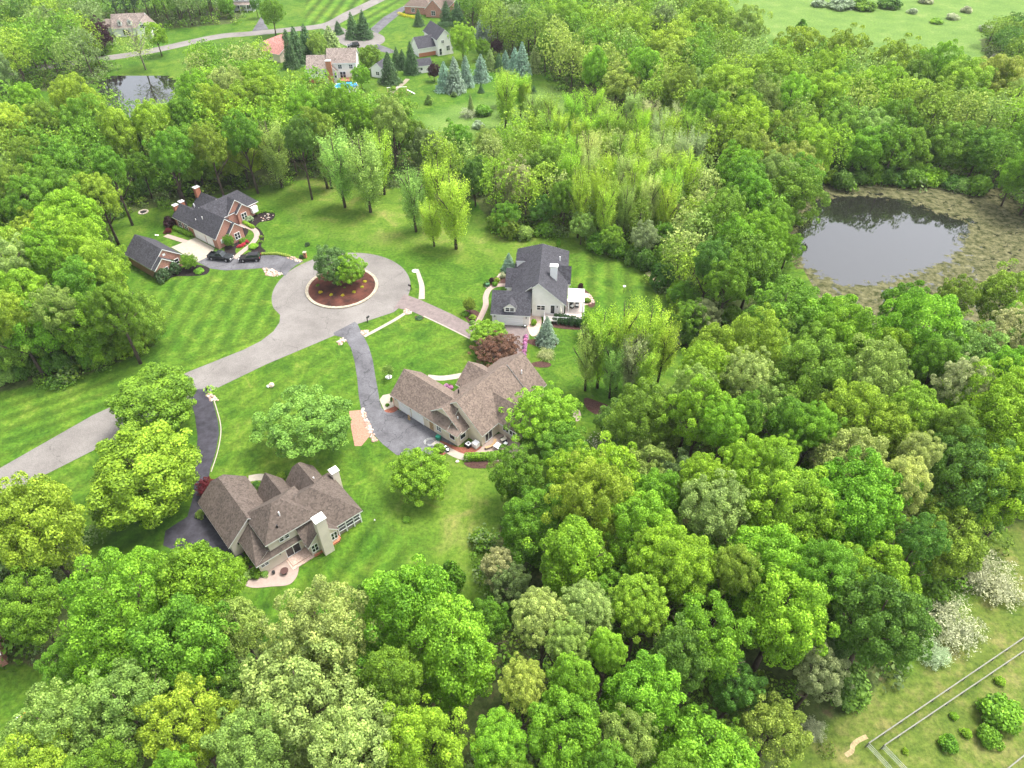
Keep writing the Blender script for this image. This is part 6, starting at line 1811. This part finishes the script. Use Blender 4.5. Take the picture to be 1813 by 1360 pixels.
a = MB(); a.box(-.35, .35, -.3, .3, 0, .7); a.build('body', mat('green_plastic', (0.01, 0.16, 0.10), 0.5), e); a = MB(); a.box(-.38, .38, -.33, .33, .7, .78); a.build('lid', mat('green_plastic_lid', (0.01, 0.18, 0.11), 0.5), e)
mb = MB()
X, Y = local(C_, 10.6, -2.2)
for k in range(3):
    r_ = 0.55 + 0.16 * k
    mb.tube([(X + r_ * 1.4 * math.cos(t) + .1 * k, Y + r_ * math.sin(t), .09 + .03 * k) for t in np.linspace(0, 6.0, 22)], [.035] * 22, 5)
tag(mb.build('garden_hose', mat('pale_hose', (0.45, 0.46, 0.44), 0.6), smooth=True), 'pale coiled garden hose on the cracked driveway', 'hose')
e = thing_at('garden_ornament', C_, 4.2, -0.75, 'tan wooden garden ornament leaning by the garage doors', 'ornament')
a = MB(); a.box(-.25, .25, -.12, .12, 0, .12); a.build('foot', M_WOOD, e); a = MB(); a.prism([(-.2, .12), (.2, .12), (.12, .9), (0, 1.1), (-.12, .9)], 'y', -.08, .08); a.build('body', M_WOOD, e)
# curved bench
e = thing_at('curved_bench', C_, 18.6, 3.6, 'curved tan wooden bench under the patio windows', 'bench')
mb = MB()
arc_ = [(0.1 + 1.6 * math.cos(t) - 1.3, 1.7 * math.sin(t)) for t in np.linspace(-0.8, 0.8, 10)]
for (p, q) in zip(arc_[:-1], arc_[1:]):
    n_ = Vector((q[1] - p[1], -(q[0] - p[0]), 0)).normalized() * .22
    mb.slab([(p[0] - n_.x, p[1] - n_.y, .42), (p[0] + n_.x, p[1] + n_.y, .42), (q[0] + n_.x, q[1] + n_.y, .42), (q[0] - n_.x, q[1] - n_.y, .42)], .06, 0, 0)
mb.build('seat', M_WOOD, e)
for k in (0, 4, 9): a = MB(); p = arc_[k]; a.box(p[0] - .08, p[0] + .08, p[1] - .08, p[1] + .08, 0, .36); a.build('leg', M_BLACK, e)
# two-storey house: pots, fire bowl
e = thing_at('fire_bowl', D, 3.9, -7.1, 'dark round fire bowl on the pebble patio', 'fire bowl')
a = MB(); a.tube([(0, 0, 0), (0, 0, .3), (0, 0, .55)], [.25, .3, .55], 16); a.build('bowl', mat('rusted_iron', (0.07, 0.035, 0.03), 0.9), e)
e = thing_at('plant_pot', D, 2.7, -6.2, 'dark pot with dry plant at the wall corner of the patio', 'plant pot')
a = MB(); a.tube([(0, 0, 0), (0, 0, .45)], [.16, .24], 12); a.build('pot', M_BLACK, e)
# white deck furniture
e = thing_at('umbrella', B_, 12.9, 2.35, 'closed cream patio umbrella on the white deck', 'umbrella', z=0.8)
a = MB(); a.disc(0, 0, 0, 2.7, .03, 8); a.build('pole', M_VINYL, e); a = MB(); a.tube([(0, 0, .7), (0, 0, 1.4), (0, 0, 2.4), (0, 0, 2.72)], [.30, .34, .12, .03], 10); a.build('canopy', mat('cream_fabric', (0.62, 0.58, 0.5), 0.9), e)
for i, (u, v) in enumerate(((16.2, 6.0), (15.2, 5.6), (15.0, 7.2))):
    e = thing_at('deck_chair', B_, u, v, 'dark wicker chair with pale cushion, %s from right under the pergola' % O[i], 'chair', z=0.8, rz=50 * i, group='deck chairs')
    a = MB(); a.box(-.35, .35, -.35, .35, .12, .38); a.build('seat', M_BLACK, e); a = MB(); a.box(-.3, .3, -.28, .3, .38, .48); a.build('cushion', M_VINYL, e)
    a = MB(); a.box(-.35, .35, .3, .4, .38, .85); a.build('backrest', M_BLACK, e)
    for sx in (-.3, .3):
        for sy in (-.3, .3): a = MB(); a.box(sx - .03, sx + .03, sy - .03, sy + .03, 0, .12); a.build('leg', M_BLACK, e)
e = thing_at('barbecue', B_, 14.2, 2.0, 'dark gas barbecue on the white deck', 'barbecue', z=0.8)
a = MB(); a.box(-.5, .5, -.25, .25, .1, .8); a.build('cabinet', M_BLACK, e); a = MB(); a.tube([(-.4, 0, .85), (.4, 0, .85)], [.24, .24], 12); a.build('lid', M_STEEL, e)
e = thing_at('flower_pot', B_, 6.25, -0.55, 'small dark planter at the right of the white garage door', 'plant pot', z=.046)
a = MB(); a.tube([(0, 0, 0), (0, 0, .4)], [.2, .3], 12); a.build('pot', M_BLACK, e); a = MB(); a.disc(0, 0, .38, .46, .26, 10, 0, .1); a.build('flowers', M_VINYL, e)
e = thing('utility_box', 863, 507, 20, 'green rounded utility box beside the curved path', 'utility box')
a = MB(); a.box(-.45, .45, -.35, .35, .05, .75); o = a.build('cabinet', mat('utility_green', (0.05, 0.14, 0.06), 0.6), e); bv = o.modifiers.new('b', 'BEVEL'); bv.width = .1; bv.segments = 3
a = MB(); a.box(-.55, .55, -.45, .45, 0, .05); a.build('pad', M_CONC, e)
# pool
e = thing('swimming_pool', 614, 158, 0, 'round above-ground swimming pool with blue water and white rim', 'swimming pool')
a = MB()
for k in range(32):
    a0, a1 = 2 * math.pi * k / 32, 2 * math.pi * (k + 1) / 32
    a.slab([(3.6 * math.cos(a0), 3.6 * math.sin(a0), 1.3), (3.9 * math.cos(a0), 3.9 * math.sin(a0), 1.3), (3.9 * math.cos(a1), 3.9 * math.sin(a1), 1.3), (3.6 * math.cos(a1), 3.6 * math.sin(a1), 1.3)], 1.3, 0, 0)
a.build('wall', M_VINYL, e)
a = MB(); a.disc(0, 0, .1, 1.12, 3.59, 32); a.build('pool_water', mat('pool_blue', (0.03, 0.30, 0.62), 0.15, 0.5), e)
# swing set
e = thing('swing_set', 704, 168, 8, 'red and white wooden swing set on the far lawn', 'swing set')
a = MB()
for x in (-3, 3):
    for s in (-1, 1): a.tube([(x, s * 1.1, 0), (x, 0, 2.4)], [.07, .07], 6)
a.build('frame', M_WOOD, e)
a = MB(); a.tube([(-3.2, 0, 2.4), (3.2, 0, 2.4)], [.08, .08], 6); a.build('beam', M_VINYL, e)
for x in (-1.5, 0, 1.5):
    a = MB(); a.box(x - .25, x + .25, -.12, .12, .5, .56); a.tube([(x - .22, 0, .56), (x - .22, 0, 2.4)], [.015, .015], 4); a.tube([(x + .22, 0, .56), (x + .22, 0, 2.4)], [.015, .015], 4); a.build('swing', M_TERRA, e)
a = MB(); a.slab([(3.2, -.3, 1.5), (3.2, .3, 1.5), (5.6, .3, .1), (5.6, -.3, .1)], .08, 0, 0); a.build('slide', M_VINYL, e)
# drainage pipe end / small ditch bridge in the wood right of the house
e = thing('fallen_log', 1225, 613, -8, 'dark fallen log at the ditch right of the young trees', 'log')
a = MB(); a.tube([(-2.6, 0, .25), (0, .1, .3), (2.6, 0, .22)], [.26, .24, .18], 10); a.build('log_body', M_BARK, e, smooth=True)
X, Y = G(1198, 610)
tag(at('sparse', 1199, 600, 12, 3.5, 'tan', 'x', 'small pale bare shrub beside the ditch right of the young trees', name='bare_shrub'), cat='shrub')
# white objects at the far left bottom
e = thing('garden_cart', 38, 1272, 30, 'small white and orange toy cart on the lower left lawn', 'toy cart')
a = MB(); a.box(-.5, .1, -.3, .3, .15, .6); a.build('body', M_VINYL, e); a = MB(); a.box(.12, .6, -.25, .25, .12, .45); a.build('seat', mat('orange_plastic', (0.7, 0.3, 0.03), .5), e)
for sx in (-.35, .4):
    for sy in (-.3, .3): a = MB(); a.tube([(sx, sy - .05, .14), (sx, sy + .05, .14)], [.14, .14], 10); a.build('wheel', M_RUBBER, e)

# ------------------------------------------------------------------ pasture fences at lower right
M_RAIL = mat('weathered_white_rail', (0.19, 0.19, 0.155), 0.85, 0.2, 0.15, 4)
def pfence(name, p0, p1, q1, label):
    A, Bq, Cq = Vector((*G(*p0), 0)), Vector((*G(*p1), 0)), Vector((*G(*q1), 0))
    e = empty(name, A); tag(e, label, 'fence', 'pasture fences')
    L1 = (Bq - A); n = int(L1.length / 2.6)
    a = MB(); up = Vector((0, 0, 1)); side = L1.normalized().cross(up) * 0.06
    for zz in (1.15,):
        p, q = up * zz, L1 + up * zz
        a.slab([p - side, q - side, q + side, p + side], .08, 0, 0)
    for zz in (0.6,):
        p, q = up * zz, L1 + up * zz
        a.slab([p - side * .2, q - side * .2, q + side * .2, p + side * .2], .12, 0, 0)
    a.build('rail', M_RAIL, e)
    for k in range(n + 1):
        b = MB(); p = L1 * (k / n); b.box(p.x - .06, p.x + .06, p.y - .06, p.y + .06, 0, 1.07); b.build('post', M_RAIL, e)
    a = MB(); L2 = Cq - A
    for zz in (.3, .55, .8, 1.1):
        a.tube([up * zz, L2 + up * zz], [.018, .018], 5)
    a.build('wire', M_STEEL, e)
    m_ = int(L2.length / 3.5)
    for k in range(1, m_ + 1):
        b = MB(); p = L2 * (k / m_); b.box(p.x - .04, p.x + .04, p.y - .04, p.y + .04, 0, 1.15); b.build('wire_post', M_WOOD, e)
pfence('pasture_fence', (1533, 1322), (1900, 1072), (1640, 1440), 'outer pale-railed fence crossing the dry field at lower right')
pfence('pasture_fence', (1560, 1326), (1900, 1096), (1670, 1440), 'inner pale-railed fence parallel to the outer one')
pfence('pasture_fence', (1770, 1372), (1900, 1268), (1800, 1440), 'short pale-railed fence at the lower right photo corner')

print('objects', len(bpy.data.objects))

# ------------------------------------------------------------------ air
hz = bpy.data.materials.new('haze'); hz.use_nodes = True
t = hz.node_tree
t.nodes.remove(t.nodes['Principled BSDF'])
pv = t.nodes.new('ShaderNodeVolumePrincipled')
pv.inputs['Color'].default_value = (0.93, 0.95, 1.0, 1)
pv.inputs['Density'].default_value = 0.00007
t.links.new(pv.outputs[0], t.nodes['Material Output'].inputs['Volume'])
mb = MB(); mb.box(-3100, 3100, -950, 3700, -1, 95)
tag(mb.build('haze', hz), 'thin pale air over the whole neighbourhood', 'haze', kind='stuff')
